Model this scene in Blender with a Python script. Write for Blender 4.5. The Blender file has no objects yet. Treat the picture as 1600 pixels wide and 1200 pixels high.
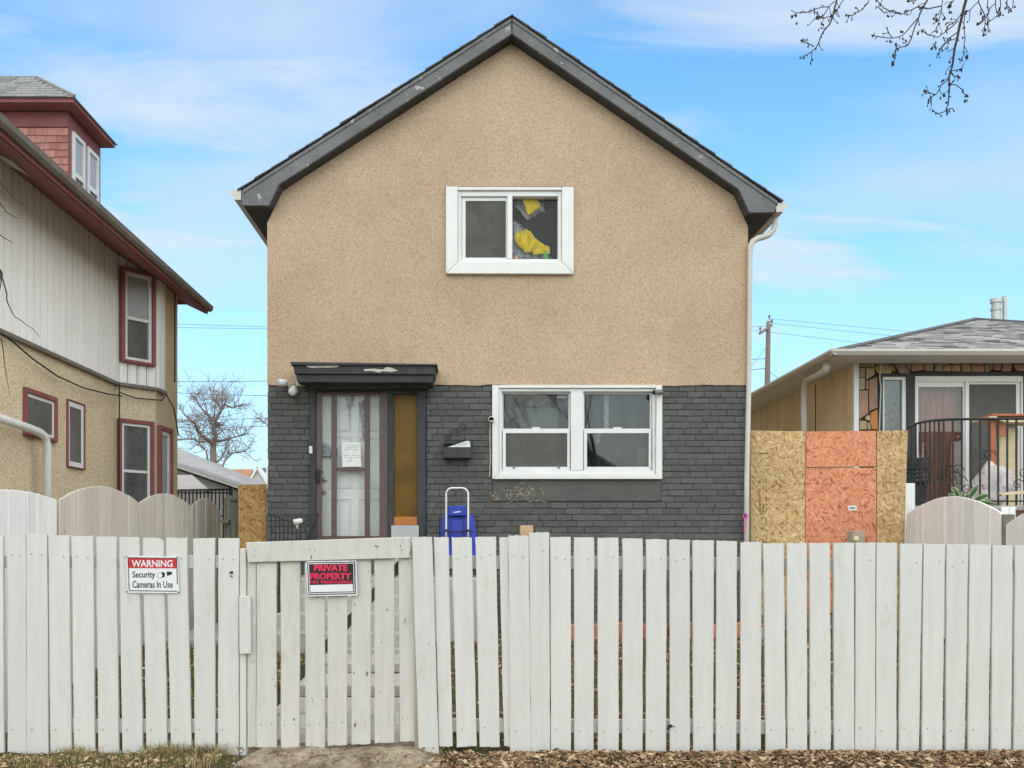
import bpy, bmesh, math, random
from mathutils import Vector, Matrix, noise
R = math.radians
rnd = random.Random(11)
scene = bpy.context.scene
COL = scene.collection
# ------------------------------------------------------------------ calibration
F = 1416.0      # focal length in px of the 1600 px wide photograph
PX, PY = 740.0, 850.0   # vanishing point of the receding walls
CH = 1.40       # camera height
def X(px, y): return (px - PX) * y / F
def Z(py, y): return CH + (PY - py) * y / F
def P(px, py, y): return Vector((X(px, y), y, Z(py, y)))
# ------------------------------------------------------------------ camera
cam = bpy.data.cameras.new('Camera'); cam_o = bpy.data.objects.new('Camera', cam); COL.objects.link(cam_o)
cam_o.location = (0, 0, CH); cam_o.rotation_euler = (R(90), 0, 0)
cam.sensor_width = 36; cam.lens = F / 1600 * 36
cam.shift_x = (800 - PX) / 1600; cam.shift_y = (PY - 600) / 1600
cam.clip_start = .05; cam.clip_end = 2000
scene.camera = cam_o
# ------------------------------------------------------------------ light
SUN_EL, SUN_AZ = 33, 174     # azimuth: clockwise from +Y
world = bpy.data.worlds.new('World'); scene.world = world; world.use_nodes = True
def build_world():
    nt = world.node_tree; nt.nodes.clear(); N = nt.nodes.new; L = nt.links.new
    out = N('ShaderNodeOutputWorld'); bg = N('ShaderNodeBackground'); bg.inputs[1].default_value = .088
    sky = N('ShaderNodeTexSky'); sky.sky_type = 'NISHITA'; sky.sun_disc = False
    sky.sun_elevation = R(SUN_EL); sky.sun_rotation = R(SUN_AZ); sky.air_density = 1.0; sky.dust_density = .6; sky.ozone_density = 2.0
    tc = N('ShaderNodeTexCoord'); sep = N('ShaderNodeSeparateXYZ'); L(tc.outputs['Generated'], sep.inputs[0])
    def math_(op, a, b=None):
        m = N('ShaderNodeMath'); m.operation = op
        for i, v in enumerate((a, b)):
            if v is None: continue
            if isinstance(v, (int, float)): m.inputs[i].default_value = v
            else: L(v, m.inputs[i])
        return m.outputs[0]
    zc = math_('ADD', math_('MAXIMUM', sep.outputs[2], 0.0), .16)
    u = math_('DIVIDE', sep.outputs[0], zc); v = math_('DIVIDE', sep.outputs[1], zc)
    cmb = N('ShaderNodeCombineXYZ'); L(u, cmb.inputs[0]); L(v, cmb.inputs[1])
    mp = N('ShaderNodeMapping'); mp.inputs['Location'].default_value = (3.1, 1.25, 0); mp.inputs['Rotation'].default_value = (0, 0, R(-8)); mp.inputs['Scale'].default_value = (.75, 1.25, 1)
    L(cmb.outputs[0], mp.inputs[0])
    n1 = N('ShaderNodeTexNoise'); n1.inputs['Scale'].default_value = 1.15; n1.inputs['Detail'].default_value = 6; n1.inputs['Roughness'].default_value = .5; n1.inputs['Distortion'].default_value = .35
    L(mp.outputs[0], n1.inputs['Vector'])
    rp = N('ShaderNodeValToRGB'); rp.color_ramp.elements[0].position = .40; rp.color_ramp.elements[1].position = .68
    rp.color_ramp.interpolation = 'EASE'
    L(n1.outputs[0], rp.inputs[0])
    mix = N('ShaderNodeMixRGB'); mix.inputs[2].default_value = (6.4, 7.2, 8.2, 1)
    tint = N('ShaderNodeMixRGB'); tint.blend_type = 'MULTIPLY'; tint.inputs[0].default_value = 1; tint.inputs[2].default_value = (1.02, 2.05, 2.35, 1)
    L(sky.outputs[0], tint.inputs[1])
    mp2 = N('ShaderNodeMapping'); mp2.inputs['Location'].default_value = (.4, 5.2, 0); mp2.inputs['Rotation'].default_value = (0, 0, R(6)); mp2.inputs['Scale'].default_value = (.55, 1.7, 1); L(cmb.outputs[0], mp2.inputs[0])
    n2 = N('ShaderNodeTexNoise'); n2.inputs['Scale'].default_value = 1.6; n2.inputs['Detail'].default_value = 7; n2.inputs['Roughness'].default_value = .55; n2.inputs['Distortion'].default_value = .5; L(mp2.outputs[0], n2.inputs['Vector'])
    rp2 = N('ShaderNodeValToRGB'); rp2.color_ramp.elements[0].position = .42; rp2.color_ramp.elements[1].position = .68; rp2.color_ramp.interpolation = 'EASE'; L(n2.outputs[0], rp2.inputs[0])
    f = math_('ADD', math_('MULTIPLY', math_('MAXIMUM', math_('MULTIPLY', rp.outputs[0], .75), rp2.outputs[0]), .78), .06)
    hz = math_('POWER', math_('SUBTRACT', 1.0, math_('MAXIMUM', sep.outputs[2], 0.0)), 3.6)   # thin veil low in the sky
    f2 = math_('MAXIMUM', f, math_('MULTIPLY', hz, .97))
    L(f2, mix.inputs[0]); L(tint.outputs[0], mix.inputs[1])
    L(mix.outputs[0], bg.inputs[0]); L(bg.outputs[0], out.inputs[0])
build_world()
sun = bpy.data.lights.new('sun', 'SUN'); sun.energy = 3.7; sun.angle = R(172); sun.color = (1, .83, .645)
sun_o = bpy.data.objects.new('sun', sun); COL.objects.link(sun_o)
sd = Vector((math.sin(R(SUN_AZ)) * math.cos(R(SUN_EL)), math.cos(R(SUN_AZ)) * math.cos(R(SUN_EL)), math.sin(R(SUN_EL))))
sun_o.rotation_euler = (-sd).to_track_quat('-Z', 'Y').to_euler(); sun_o.location = (0, -5, 20)
scene.view_settings.view_transform = 'Standard'; scene.view_settings.look = 'None'
scene.view_settings.exposure = 0.42; scene.view_settings.gamma = 1.0
# ------------------------------------------------------------------ materials
class NT:
    def __init__(s, name):
        s.m = bpy.data.materials.new(name); s.m.use_nodes = True; s.t = s.m.node_tree; s.t.nodes.clear()
        s.out = s.n('ShaderNodeOutputMaterial'); s.tc = s.n('ShaderNodeTexCoord'); s.oi = s.n('ShaderNodeObjectInfo')
    def n(s, k): return s.t.nodes.new(k)
    def l(s, a, b): s.t.links.new(a, b)
    def setv(s, sock, v):
        if isinstance(v, (int, float, tuple)): sock.default_value = v if not (isinstance(v, tuple) and len(v) == 3 and sock.type == 'RGBA') else (*v, 1)
        else: s.l(v, sock)
    def math(s, op, a, b=0.0, c=None):
        m = s.n('ShaderNodeMath'); m.operation = op; s.setv(m.inputs[0], a); s.setv(m.inputs[1], b)
        if c is not None: s.setv(m.inputs[2], c)
        return m.outputs[0]
    def coord(s, scale=(1, 1, 1), rot=(0, 0, 0), rand=True):
        v = s.tc.outputs['Object']
        if rand:
            a = s.n('ShaderNodeVectorMath'); a.operation = 'SCALE'; c = s.n('ShaderNodeCombineXYZ')
            for i in range(3): c.inputs[i].default_value = (37.0, 23.0, 51.0)[i]
            s.l(c.outputs[0], a.inputs[0]); s.l(s.oi.outputs['Random'], a.inputs['Scale'])
            b = s.n('ShaderNodeVectorMath'); b.operation = 'ADD'; s.l(v, b.inputs[0]); s.l(a.outputs[0], b.inputs[1]); v = b.outputs[0]
        mp = s.n('ShaderNodeMapping'); mp.inputs['Scale'].default_value = scale; mp.inputs['Rotation'].default_value = rot
        s.l(v, mp.inputs[0]); return mp.outputs[0]
    def noise(s, vec, scale, detail=3, rough=.55, dist=0):
        k = s.n('ShaderNodeTexNoise'); s.l(vec, k.inputs['Vector']); k.inputs['Scale'].default_value = scale
        k.inputs['Detail'].default_value = detail; k.inputs['Roughness'].default_value = rough; k.inputs['Distortion'].default_value = dist
        return k.outputs[0]
    def voro(s, vec, scale, out='Color', feat='F1'):
        k = s.n('ShaderNodeTexVoronoi'); k.feature = feat; s.l(vec, k.inputs['Vector']); k.inputs['Scale'].default_value = scale
        return k.outputs[out]
    def ramp(s, fac, stops):
        r = s.n('ShaderNodeValToRGB'); e = r.color_ramp.elements
        while len(e) < len(stops): e.new(.5)
        for i, (p, c) in enumerate(stops):
            e[i].position = p; e[i].color = (*c, 1) if isinstance(c, tuple) else (c, c, c, 1)
        s.l(fac, r.inputs[0]); return r.outputs[0]
    def mix(s, fac, a, b, mode='MIX'):
        m = s.n('ShaderNodeMixRGB'); m.blend_type = mode; s.setv(m.inputs[0], fac); s.setv(m.inputs[1], a); s.setv(m.inputs[2], b)
        return m.outputs[0]
    def bump(s, h, strength=.3, dist=.01):
        b = s.n('ShaderNodeBump'); b.inputs['Strength'].default_value = strength; b.inputs['Distance'].default_value = dist
        s.l(h, b.inputs['Height']); return b.outputs[0]
    def finish(s, col, rough=.8, normal=None, metal=0, spec=.3):
        p = s.n('ShaderNodeBsdfPrincipled'); s.setv(p.inputs['Base Color'], col); s.setv(p.inputs['Roughness'], rough)
        p.inputs['Metallic'].default_value = metal; p.inputs['Specular IOR Level'].default_value = spec
        if normal is not None: s.l(normal, p.inputs['Normal'])
        s.l(p.outputs[0], s.out.inputs[0]); return s.m
def mul(c, k): return tuple(min(1, x * k) for x in c)

def plain(name, c, rough=.7, vary=.18, vs=4.0, bump=.15, bs=60, stretch=(1, 1, 1), rv=.12, chips=None, metal=0, spec=.3, dirt=None):
    """painted / weathered surface: large tone drift, fine grain, per-object shift, optional chips (colour, scale, threshold, stretch)"""
    n = NT(name)
    v = n.coord(stretch); v1 = n.coord()
    a = n.noise(v, vs, 4); b = n.noise(v, vs * 9, 3)
    f = n.math('ADD', n.math('MULTIPLY', a, .65), n.math('MULTIPLY', b, .35))
    col = n.ramp(f, [(.3, mul(c, 1 - vary)), (.7, mul(c, 1 + vary))])
    if rv:
        k = n.math('ADD', n.math('MULTIPLY', n.oi.outputs['Random'], rv), 1 - rv / 2)
        cc = n.n('ShaderNodeCombineColor')
        for i in range(3): n.l(k, cc.inputs[i])
        col = n.mix(1.0, col, cc.outputs[0], 'MULTIPLY')
    if dirt:
        dm = n.ramp(n.noise(n.coord(dirt[3]), dirt[1], 5, .65), [(dirt[2], 0.0), (dirt[2] + .16, dirt[4])])
        col = n.mix(dm, col, dirt[0])
    h = b
    if chips:
        cm = n.ramp(n.noise(n.coord(chips[3]), chips[1], 4, .6), [(chips[2], 0.0), (chips[2] + .02, 1.0)])
        col = n.mix(cm, col, chips[0]); h = n.math('SUBTRACT', b, n.math('MULTIPLY', cm, .6))
    nm = n.bump(h, bump, .01)
    return n.finish(col, rough, nm, metal, spec)

def stucco(name, c, c2, dark, scale=42, bump=.9, drift=.12, specks=.36, drip=None):
    n = NT(name); v = n.coord(rand=False)
    a = n.noise(v, scale, 3, .65); b = n.noise(v, scale * 2.1, 2, .6); big = n.noise(v, .8, 4, .6); mid = n.noise(v, scale * .35, 3)
    col = n.mix(n.ramp(mid, [(.35, 0.0), (.65, 1.0)]), c, c2)
    col = n.mix(n.ramp(a, [(specks, 1.0), (specks + .1, 0.0)]), col, dark)
    col = n.mix(n.ramp(b, [(.60, 0.0), (.72, .6)]), col, mul(c, 1.35))
    col = n.mix(1.0, col, n.ramp(big, [(.3, 1 - drift), (.7, 1.0)]), 'MULTIPLY')
    if drip:
        dm = n.ramp(n.noise(n.coord((5, 5, .35), rand=False), 1.0, 5, .7), [(.5, 0.0), (.75, drip[1])])
        col = n.mix(dm, col, drip[0])
    h = n.math('ADD', a, n.math('MULTIPLY', b, .5))
    return n.finish(col, .92, n.bump(h, bump, .012), 0, .15)

def osb(name, tones, accent, light, seed=0, rough=.7):
    n = NT(name); v = n.coord(rand=True)
    w = n.n('ShaderNodeTexNoise'); n.l(v, w.inputs['Vector']); w.inputs['Scale'].default_value = 5; w.inputs['Detail'].default_value = 2
    def layer(rot, sx, sz, sc):
        mp = n.n('ShaderNodeMapping'); mp.vector_type = 'TEXTURE'; mp.inputs['Rotation'].default_value = (0, R(rot), 0); mp.inputs['Scale'].default_value = (1 / sx, 1, 1 / sz)
        a = n.mix(.06, v, w.outputs['Color'], 'ADD'); n.l(a, mp.inputs[0])
        k = n.n('ShaderNodeTexVoronoi'); k.inputs['Scale'].default_value = sc; n.l(mp.outputs[0], k.inputs['Vector'])
        s = n.n('ShaderNodeSeparateColor'); n.l(k.outputs['Color'], s.inputs[0]); return s.outputs[0], s.outputs[1], k.outputs['Distance']
    a0, a1, ad = layer(14, 58, 15, 1); b0, b1, bd = layer(-42, 55, 16, 1); c0, c1, cd = layer(70, 50, 15, 1)
    pick = n.ramp(n.noise(v, 15, 2), [(.42, 0.0), (.46, 1.0)]); pick2 = n.ramp(n.noise(n.coord((1, 1, 1), (0, 0, 1)), 13, 2), [(.52, 0.0), (.55, 1.0)])
    f = n.mix(pick2, n.mix(pick, a0, b0), c0); g = n.mix(pick2, n.mix(pick, a1, b1), c1)
    col = n.ramp(f, [(0, tones[0]), (.3, tones[1]), (.65, tones[2]), (1, tones[3])])
    col = n.mix(n.ramp(g, [(.82, 0.0), (.9, .8)]), col, accent)
    col = n.mix(n.ramp(g, [(.06, .75), (.12, 0.0)]), col, light)
    fine = n.noise(n.coord((60, 60, 9)), 1, 3); col = n.mix(1.0, col, n.ramp(fine, [(.3, .82), (.7, 1.08)]), 'MULTIPLY')
    big = n.noise(v, 1.6, 3); col = n.mix(1.0, col, n.ramp(big, [(.3, .85), (.7, 1.05)]), 'MULTIPLY')
    return n.finish(col, rough, n.bump(f, .35, .004), 0, .25)

def glass(name, tint=(1, 1, 1), refl=1.0, ior=1.5):
    n = NT(name)
    fr = n.n('ShaderNodeFresnel'); fr.inputs[0].default_value = ior
    g = n.n('ShaderNodeBsdfGlossy'); g.inputs['Roughness'].default_value = .02
    t = n.n('ShaderNodeBsdfTransparent'); t.inputs[0].default_value = (*tint, 1)
    m = n.n('ShaderNodeMixShader'); n.l(n.math('MULTIPLY', fr.outputs[0], refl), m.inputs[0]); n.l(t.outputs[0], m.inputs[1]); n.l(g.outputs[0], m.inputs[2])
    n.l(m.outputs[0], n.out.inputs[0]); return n.m

def ground_mat():
    n = NT('ground_soil'); v = n.coord(rand=False)
    a = n.noise(v, 1.3, 5, .65); b = n.noise(v, 14, 4, .6); c = n.noise(v, 55, 3, .6)
    grass = n.ramp(c, [(.3, (.028, .04, .012)), (.55, (.085, .095, .03)), (.75, (.20, .17, .08))])
    soil = n.ramp(c, [(.3, (.045, .033, .022)), (.6, (.13, .09, .055)), (.75, (.26, .19, .12))])
    col = n.mix(n.ramp(n.math('ADD', n.math('MULTIPLY', a, .6), n.math('MULTIPLY', b, .4)), [(.46, 0.0), (.56, 1.0)]), grass, soil)
    return n.finish(col, .95, n.bump(c, .8, .02), 0, .1)

M = {}
M['stucco'] = stucco('tan_stucco', (.645, .46, .305), (.57, .425, .285), (.35, .25, .16), 82, .55, .2, .385, drip=((.43, .325, .235), .32))
M['stucco_n'] = stucco('sand_stucco', (.80, .665, .44), (.74, .625, .43), (.42, .32, .19), 66, .6, .15, .385)
M['stucco_b'] = stucco('yellow_stucco', (.82, .69, .43), (.78, .66, .42), (.58, .46, .27), 60, .3, .15, .30, drip=((.45, .36, .21), .55))
M['brickpaint'] = plain('dark_grey_brick_paint', (.105, .105, .096), .72, .22, 6, .55, 70, (1, 1, 1), .26, chips=((.28, .26, .22), 9, .765, (1, 1, 1)))
M['mortar'] = plain('painted_mortar', (.058, .058, .054), .9, .25, 14, .6, 90, rv=0)
M['panelpaint'] = plain('dark_grey_render', (.095, .094, .084), .7, .18, 3, .4, 60, rv=0)
M['fascia'] = plain('weathered_grey_fascia', (.125, .123, .122), .5, .35, 3.2, .5, 40, (1, 1, 1), .1, chips=((.34, .335, .32), 7, .645, (1.4, 1, 1.4)), spec=.4)
M['soffit'] = plain('dark_soffit_paint', (.055, .055, .056), .7, .3, 5, .4, rv=0)
M['darktrim'] = plain('charcoal_trim', (.042, .042, .042), .6, .35, 7, .4, 40, (1, 1, .4), .1, chips=((.33, .31, .27), 7, .74, (1, 1, .3)))
M['shingle_dark'] = plain('dark_roof_felt', (.07, .07, .072), .95, .3, 30, .7, rv=.3)
M['white'] = plain('white_window_paint', (.72, .71, .67), .5, .06, 5, .12, rv=.03, dirt=((.38, .34, .27), 9, .66, (1, 1, 2.2), .5), spec=.4)
M['vinyl'] = plain('white_vinyl', (.70, .70, .67), .4, .05, 4, .06, rv=.04, dirt=((.4, .37, .3), 12, .68, (1, 1, 1), .4), spec=.4)
M['gutterw'] = plain('off_white_gutter', (.56, .53, .47), .45, .1, 4, .08, rv=.04, dirt=((.28, .25, .2), 5, .6, (1, .5, 1.5), .5), spec=.5)
M['fence'] = plain('white_fence_paint', (.60, .585, .535), .68, .07, 2.2, .25, 40, (9, 9, .9), .07, dirt=((.40, .37, .29), 2.2, .62, (3, 3, 1.4), .55), chips=((.20, .17, .13), 13, .745, (2.2, 2.2, .8)))
M['gatepaint'] = plain('chipped_gate_paint', (.58, .555, .49), .7, .09, 2.2, .5, 40, (9, 9, .9), .08, dirt=((.42, .38, .30), 2.4, .56, (3, 3, 1.2), .5), chips=((.10, .085, .065), 12, .675, (2.4, 2.4, .75)))
M['fence_beige'] = plain('beige_fence_stain', (.60, .555, .465), .8, .14, 2, .6, 40, (12, 12, .7), .2, chips=((.17, .09, .055), 7, .70, (2.4, 2.4, .5)))
M['fence_grey'] = plain('pale_fence_paint', (.80, .80, .77), .75, .1, 2, .5, 40, (12, 12, .7), .14, dirt=((.35, .31, .25), 2.2, .6, (4, 4, .9), .6))
M['nail'] = plain('painted_nail', (.36, .34, .29), .6, .3, 30, .1, rv=0)
M['rawwood'] = plain('bare_timber', (.46, .30, .17), .8, .25, 3, .5, 40, (12, 12, 1), .2)
M['greywood'] = plain('weathered_timber', (.17, .165, .125), .85, .28, 3, .6, 40, (10, 10, .8), .25)
M['postwood'] = plain('tan_post', (.36, .30, .21), .8, .2, 3, .5, 40, (10, 10, 1), .15)
M['sidingw'] = plain('white_metal_siding', (.86, .85, .81), .5, .05, 3, .1, 40, (3, 3, .5), .06, dirt=((.42, .40, .35), 1.6, .62, (2.5, 2.5, .5), .4))
M['redtrim'] = plain('oxblood_trim', (.25, .085, .08), .65, .22, 3, .35, rv=.12, chips=((.32, .2, .18), 10, .76, (1, 1, 1)))
M['soffit_red'] = plain('red_brown_soffit', (.25, .09, .078), .75, .25, 4, .3, rv=0)
M['redshingle'] = plain('faded_red_shake', (.42, .19, .15), .85, .25, 5, .6, 40, (5, 5, .8), .45)
M['gutter_br'] = plain('brown_grey_gutter', (.17, .145, .125), .45, .2, 4, .1, rv=0, spec=.5)
M['shingle_g'] = plain('grey_asphalt_shingle', (.27, .275, .26), .95, .3, 24, .7, rv=.1)
M['shingle_v'] = plain('mixed_grey_shingle', (.27, .265, .255), .95, .25, 30, .6, rv=.2)
M['shingle_v2'] = plain('dark_grey_shingle', (.13, .128, .125), .95, .25, 30, .6, rv=.2)
M['shingle_v3'] = plain('pale_grey_shingle', (.39, .385, .37), .95, .25, 30, .6, rv=.2)
M['osb'] = osb('strand_board', [(.40, .225, .08), (.55, .35, .15), (.60, .405, .185), (.64, .46, .235)], (.26, .12, .045), (.74, .60, .38))
M['osb_y'] = osb('amber_strand_board', [(.40, .19, .05), (.52, .28, .085), (.57, .33, .12), (.60, .38, .16)], (.27, .11, .03), (.63, .46, .24))
M['osb_o'] = osb('orange_strand_board', [(.60, .21, .10), (.67, .26, .135), (.69, .285, .15), (.70, .31, .17)], (.38, .095, .035), (.74, .40, .25))
M['glass'] = glass('window_glass', (.95, .955, .95), .85)
M['glass_clear'] = glass('clear_glass', (.97, .97, .965), .28)
M['glass_dark'] = glass('dim_window_glass', (.8, .82, .8), 1.3)
M['screen'] = None
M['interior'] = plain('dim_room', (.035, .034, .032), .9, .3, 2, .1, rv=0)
M['curtain_g'] = plain('grey_curtain', (.085, .083, .072), .9, .95, 2.6, .3, 20, (1, 1, 1), .1)
M['curtain_d'] = plain('dark_curtain', (.04, .04, .04), .9, 1.0, 2.2, .3, 20, (3, 3, .8), .1)
M['curtain_r'] = plain('faded_red_curtain', (.45, .20, .15), .9, .5, 1.5, .3, 20, (6, 6, .5), .1)
M['winback'] = plain('dim_glazing', (.10, .105, .105), .08, .45, 2.5, .02, 10, (1, 1, .6), .3, spec=.9)
M['winback_l'] = plain('pale_blind', (.36, .37, .37), .35, .1, 2.5, .02, 10, (1, 1, .6), .1, spec=.6)
M['browndoor'] = plain('brown_storm_door', (.095, .058, .05), .45, .2, 5, .1, rv=.05, spec=.5)
M['whitedoor'] = plain('white_entry_door', (.78, .78, .75), .5, .05, 2, .08, rv=0)
M['amber'] = None
M['orangewood'] = plain('orange_varnish', (.46, .16, .035), .45, .2, 5, .2, 40, (1, 1, 6))
M['concrete'] = plain('concrete', (.42, .40, .36), .9, .22, 3, .5, 60, rv=.14, dirt=((.17, .14, .10), 3, .54, (1, 1, 1), .7))
M['block'] = plain('grey_block', (.44, .44, .43), .85, .1, 5, .3, rv=0)
M['black'] = plain('black_iron', (.014, .014, .014), .5, .3, 8, .2, rv=.1, spec=.5)
M['blackplastic'] = plain('black_plastic', (.012, .012, .012), .35, .2, 5, .05, rv=0, spec=.5)
M['blue'] = plain('blue_cart_fabric', (.035, .06, .36), .7, .25, 6, .5, 50, rv=0)
M['alu'] = plain('brushed_aluminium', (.62, .62, .60), .35, .08, 6, .05, rv=0, metal=.8, spec=.5)
M['plasticw'] = plain('white_plastic', (.66, .66, .62), .4, .06, 8, .05, rv=.05, spec=.5)
M['greyplastic'] = plain('grey_plastic', (.16, .16, .16), .4, .1, 8, .05, rv=0, spec=.5)
M['paper'] = plain('paper', (.72, .72, .69), .8, .05, 8, .1, rv=0)
M['ink'] = plain('ink', (.02, .02, .02), .6, .1, 8, .05, rv=0)
M['ink_f'] = plain('faded_ink', (.16, .16, .15), .8, .2, 30, .05, rv=0)
M['stamp'] = plain('stamp_ink', (.15, .10, .05), .8, .3, 60, .05, rv=0)
M['signw'] = plain('sign_white', (.72, .72, .70), .4, .05, 8, .03, rv=0, spec=.4)
M['signr'] = plain('sign_red', (.50, .022, .03), .4, .08, 8, .03, rv=0, spec=.4)
M['signk'] = plain('sign_black', (.015, .013, .013), .4, .15, 8, .03, rv=0, spec=.4)
M['signp'] = plain('sign_fluorescent_red', (.75, .025, .085), .45, .2, 14, .03, rv=0, spec=.3)
M['yellowcloth'] = plain('yellow_cloth', (.74, .50, .02), .85, .45, 16, .9, 20, (1.6, 1, .8), 0)  # wide tone range paints the shade of creases into the colour
M['darkcloth'] = plain('black_cloth', (.022, .022, .024), .9, .5, 6, .6, 20, rv=0)
M['sheer'] = plain('sheer_with_reflections', (.36, .365, .38), .9, .85, 22, .8, 20, rv=0)  # strong streaks paint tree branch reflections into the cloth colour
M['green'] = plain('green_can', (.10, .33, .08), .4, .2, 10, .05, rv=0)
M['peach'] = plain('peach_plastic', (.62, .38, .22), .5, .1, 10, .05, rv=0)
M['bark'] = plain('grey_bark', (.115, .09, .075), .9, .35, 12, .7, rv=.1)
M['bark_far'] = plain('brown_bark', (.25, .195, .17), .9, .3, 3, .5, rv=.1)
M['twig'] = plain('dark_twig', (.055, .042, .035), .85, .3, 30, .4, rv=.1)
M['seed'] = plain('dark_bud', (.04, .026, .022), .8, .3, 40, .4, rv=0)
M['polewood'] = plain('utility_pole_wood', (.20, .165, .14), .9, .25, 3, .4, 40, (6, 6, .4), .1)
M['ground'] = ground_mat()
M['asphalt'] = plain('asphalt', (.07, .07, .072), .9, .2, 4, .5, 60, rv=0)
M['leaf1'] = plain('tan_dry_leaf', (.36, .235, .125), .85, .35, 14, .3, rv=0)
M['leaf2'] = plain('brown_dry_leaf', (.21, .115, .06), .85, .35, 14, .3, rv=0)
M['leaf4'] = plain('dark_rotten_leaf', (.085, .05, .03), .85, .35, 14, .3, rv=0)
M['leaf3'] = plain('pale_dry_leaf', (.50, .37, .23), .85, .25, 14, .3, rv=0)
M['grassg'] = plain('green_blade', (.085, .105, .026), .8, .35, 10, .1, rv=0)
M['grassd'] = plain('straw_blade', (.37, .29, .13), .8, .3, 10, .1, rv=0)
M['hosta'] = plain('hosta_green', (.05, .105, .035), .6, .3, 10, .1, rv=.2)
M['hosta_w'] = plain('hosta_cream', (.42, .46, .27), .6, .15, 10, .1, rv=.1)
M['shrub'] = plain('yellow_green_needle', (.22, .24, .03), .8, .35, 10, .1, rv=0)
M['bag'] = plain('pale_plastic_bag', (.55, .50, .49), .45, .3, 9, .6, 30, rv=0, chips=((.30, .17, .18), 10, .62, (1, 1, 1)))
M['terracotta'] = plain('terracotta_edging', (.40, .16, .09), .85, .25, 6, .4, rv=.35)
M['rooforange'] = plain('orange_roof', (.36, .19, .10), .9, .15, 2, .3, rv=0)
M['farwall'] = plain('far_pale_wall', (.50, .49, .47), .85, .1, 1, .2, rv=.08)
M['farroof'] = plain('far_grey_roof', (.29, .29, .285), .95, .2, 2, .4, 40, (1, 4, 4), .1)
M['metal'] = plain('galvanised_metal', (.42, .41, .38), .45, .15, 6, .1, rv=.05, metal=.5, spec=.5)
M['stoneA'] = plain('tan_stone', (.44, .335, .20), .85, .2, 6, .5, rv=.3)
M['stoneB'] = plain('grey_tan_stone', (.33, .27, .185), .85, .25, 6, .5, rv=.3)
M['stoneC'] = plain('pink_stone', (.38, .235, .165), .85, .2, 6, .5, rv=.3)
M['stoneD'] = plain('orange_stone', (.48, .22, .075), .85, .2, 6, .5, rv=.2)
M['stonejoint'] = plain('dark_joint', (.05, .043, .035), .95, .3, 20, .5, rv=0)
M['porchwall'] = plain('porch_render', (.40, .38, .34), .85, .15, 3, .4, rv=0)
M['pink'] = plain('pink_spray_paint', (.70, .12, .35), .7, .2, 30, .1, rv=0)
M['brownpaint'] = plain('brown_table_paint', (.40, .13, .055), .55, .2, 6, .2, rv=.1)
M['cream'] = plain('cream_board', (.60, .50, .31), .7, .15, 6, .2, rv=.1)
M['flake'] = plain('worn_tan_base', (.34, .295, .21), .85, .3, 20, .4, rv=0)
M['peel'] = plain('bare_peeled_wood', (.56, .52, .45), .85, .2, 12, .5, rv=.1)
def _screen():
    n = NT('insect_screen'); d = n.n('ShaderNodeBsdfDiffuse'); d.inputs[0].default_value = (.16, .155, .14, 1)
    t = n.n('ShaderNodeBsdfTransparent'); m = n.n('ShaderNodeMixShader')
    n.l(n.ramp(n.noise(n.coord(), 3.5, 5, .75), [(.32, .3), (.68, .78)]), m.inputs[0]); n.l(t.outputs[0], m.inputs[1]); n.l(d.outputs[0], m.inputs[2]); n.l(m.outputs[0], n.out.inputs[0]); return n.m
M['screen'] = _screen()
def _amber():
    n = NT('amber_textured_glass'); v = n.coord(rand=False)
    a = n.noise(v, 60, 2); big = n.noise(v, 2.5, 3)
    col = n.ramp(big, [(.3, (.085, .042, .004)), (.7, (.17, .09, .010))])
    return n.finish(col, .35, n.bump(a, .5, .006), 0, .2)
M['amber'] = _amber()

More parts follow.
